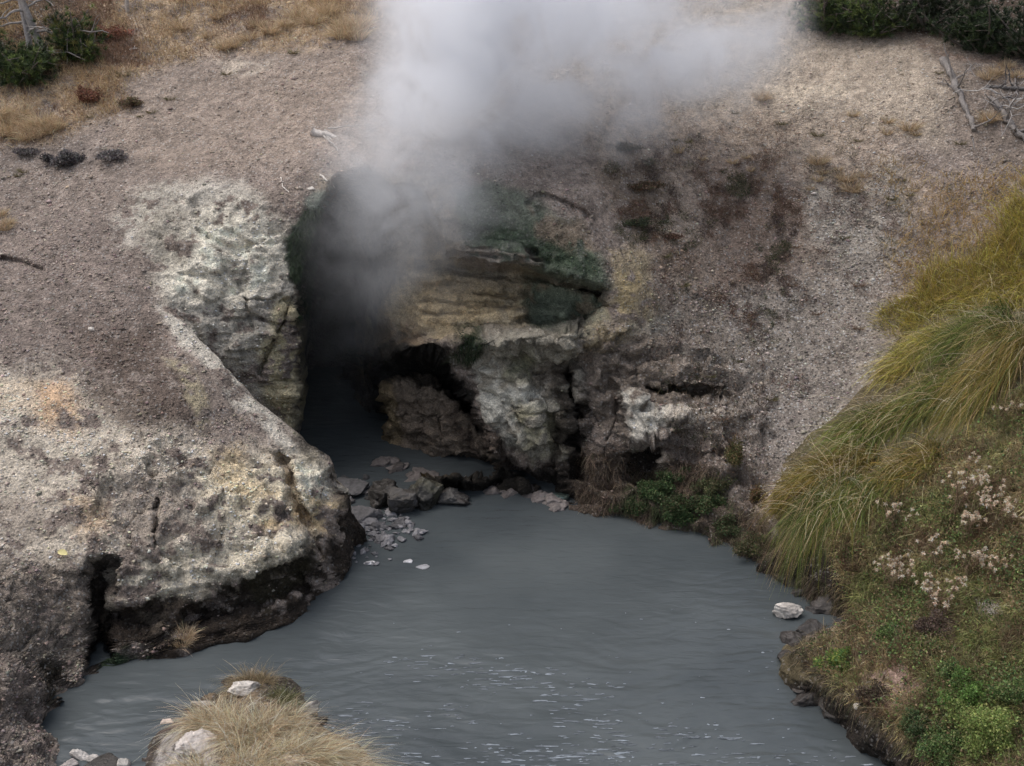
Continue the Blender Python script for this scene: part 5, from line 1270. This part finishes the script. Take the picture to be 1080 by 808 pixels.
tc = N(nt, 'ShaderNodeTexCoord'); co = tc.outputs['Object']
nz = N(nt, 'ShaderNodeTexNoise'); nz.inputs['Scale'].default_value = 1.25; nz.inputs['Detail'].default_value = 6; nz.inputs['Roughness'].default_value = .6; nz.inputs['Distortion'].default_value = .8
LK(nt, co, nz.inputs['Vector'])
acc = None
for c_, (_, _, _, r_, w_) in zip(cents, BL_):
    r_ *= 1.12; w_ *= .85
    v = N(nt, 'ShaderNodeVectorMath', operation='DISTANCE'); LK(nt, co, v.inputs[0]); v.inputs[1].default_value = c_.tolist()
    t = mth(nt, 'MULTIPLY_ADD', v.outputs['Value'], -1.0/r_, 1.0, clamp=True)
    t = mth(nt, 'MULTIPLY', mth(nt, 'MULTIPLY', t, w_), t) if True else t
    acc = t if acc is None else mth(nt, 'ADD', acc, t)
# noise carves the soft field
nn_ = mth(nt, 'MULTIPLY_ADD', nz.outputs[0], 6.0, -2.35, clamp=False)
nn_ = mth(nt, 'MAXIMUM', nn_, 0.0)
den = mth(nt, 'MULTIPLY', mth(nt, 'MULTIPLY', acc, nn_), 2.5)
LK(nt, den, pv.inputs['Density'])
pv.inputs['Color'].default_value = (0.965, 0.975, 0.998, 1); pv.inputs['Anisotropy'].default_value = 0.0
me2.materials.clear(); me2.materials.append(ms)
so = link('steam', me2); tag(so, 'white steam cloud pouring out of the dark mouth and drifting right over the hill', 'steam', kind='stuff')

# ================================================================== LIGHT, WORLD, CAMERA
w = bpy.data.worlds.new('World'); sc.world = w; w.use_nodes = True
nt = w.node_tree; bg = nt.nodes['Background']
sky = nt.nodes.new('ShaderNodeTexSky'); sky.sky_type = 'NISHITA'; sky.sun_disc = False
SE, SR = 66, 285   # sun elevation / azimuth (deg)
sky.sun_elevation = radians(SE); sky.sun_rotation = radians(SR); sky.air_density = 1.0; sky.dust_density = 5.0; sky.ozone_density = 1.0
hs = nt.nodes.new('ShaderNodeHueSaturation'); hs.inputs['Saturation'].default_value = 0.55
nt.links.new(sky.outputs[0], hs.inputs['Color']); nt.links.new(hs.outputs[0], bg.inputs[0]); bg.inputs[1].default_value = 0.15
sd = bpy.data.lights.new('sun', 'SUN'); sd.energy = 0.8; sd.angle = radians(55); sd.color = (1, .96, .92)
so_ = bpy.data.objects.new('sun', sd); col.objects.link(so_)
el, az = radians(SE), radians(SR)
# Nishita: rotation 0 = +Y, clockwise seen from above
dirv = __import__('mathutils').Vector((sin(az)*cos(el), cos(az)*cos(el), sin(el)))
so_.rotation_euler = dirv.to_track_quat('Z', 'Y').to_euler()

cd = bpy.data.cameras.new('camera'); cam = bpy.data.objects.new('camera', cd); col.objects.link(cam)
cd.sensor_fit = 'HORIZONTAL'; cd.sensor_width = 36; cd.lens = F*36/1080; cd.clip_end = 2000; cd.clip_start = .1
cam.location = (0, 0, CH); cam.rotation_euler = (pi/2-PT, 0, 0); sc.camera = cam

sc.view_settings.view_transform = 'Standard'; sc.view_settings.look = 'None'; sc.view_settings.gamma = 1
sc.view_settings.use_curve_mapping = False; sc.view_settings.exposure = 0.33
cy = sc.cycles
cy.use_denoising = True
try: cy.denoiser = 'OPENIMAGEDENOISE'
except Exception: pass
cy.max_bounces = 9; cy.diffuse_bounces = 3; cy.glossy_bounces = 2; cy.transmission_bounces = 3; cy.volume_bounces = 8; cy.transparent_max_bounces = 8
cy.volume_step_rate = 1.1; cy.volume_max_steps = 128
cy.use_adaptive_sampling = True; cy.adaptive_threshold = 0.02
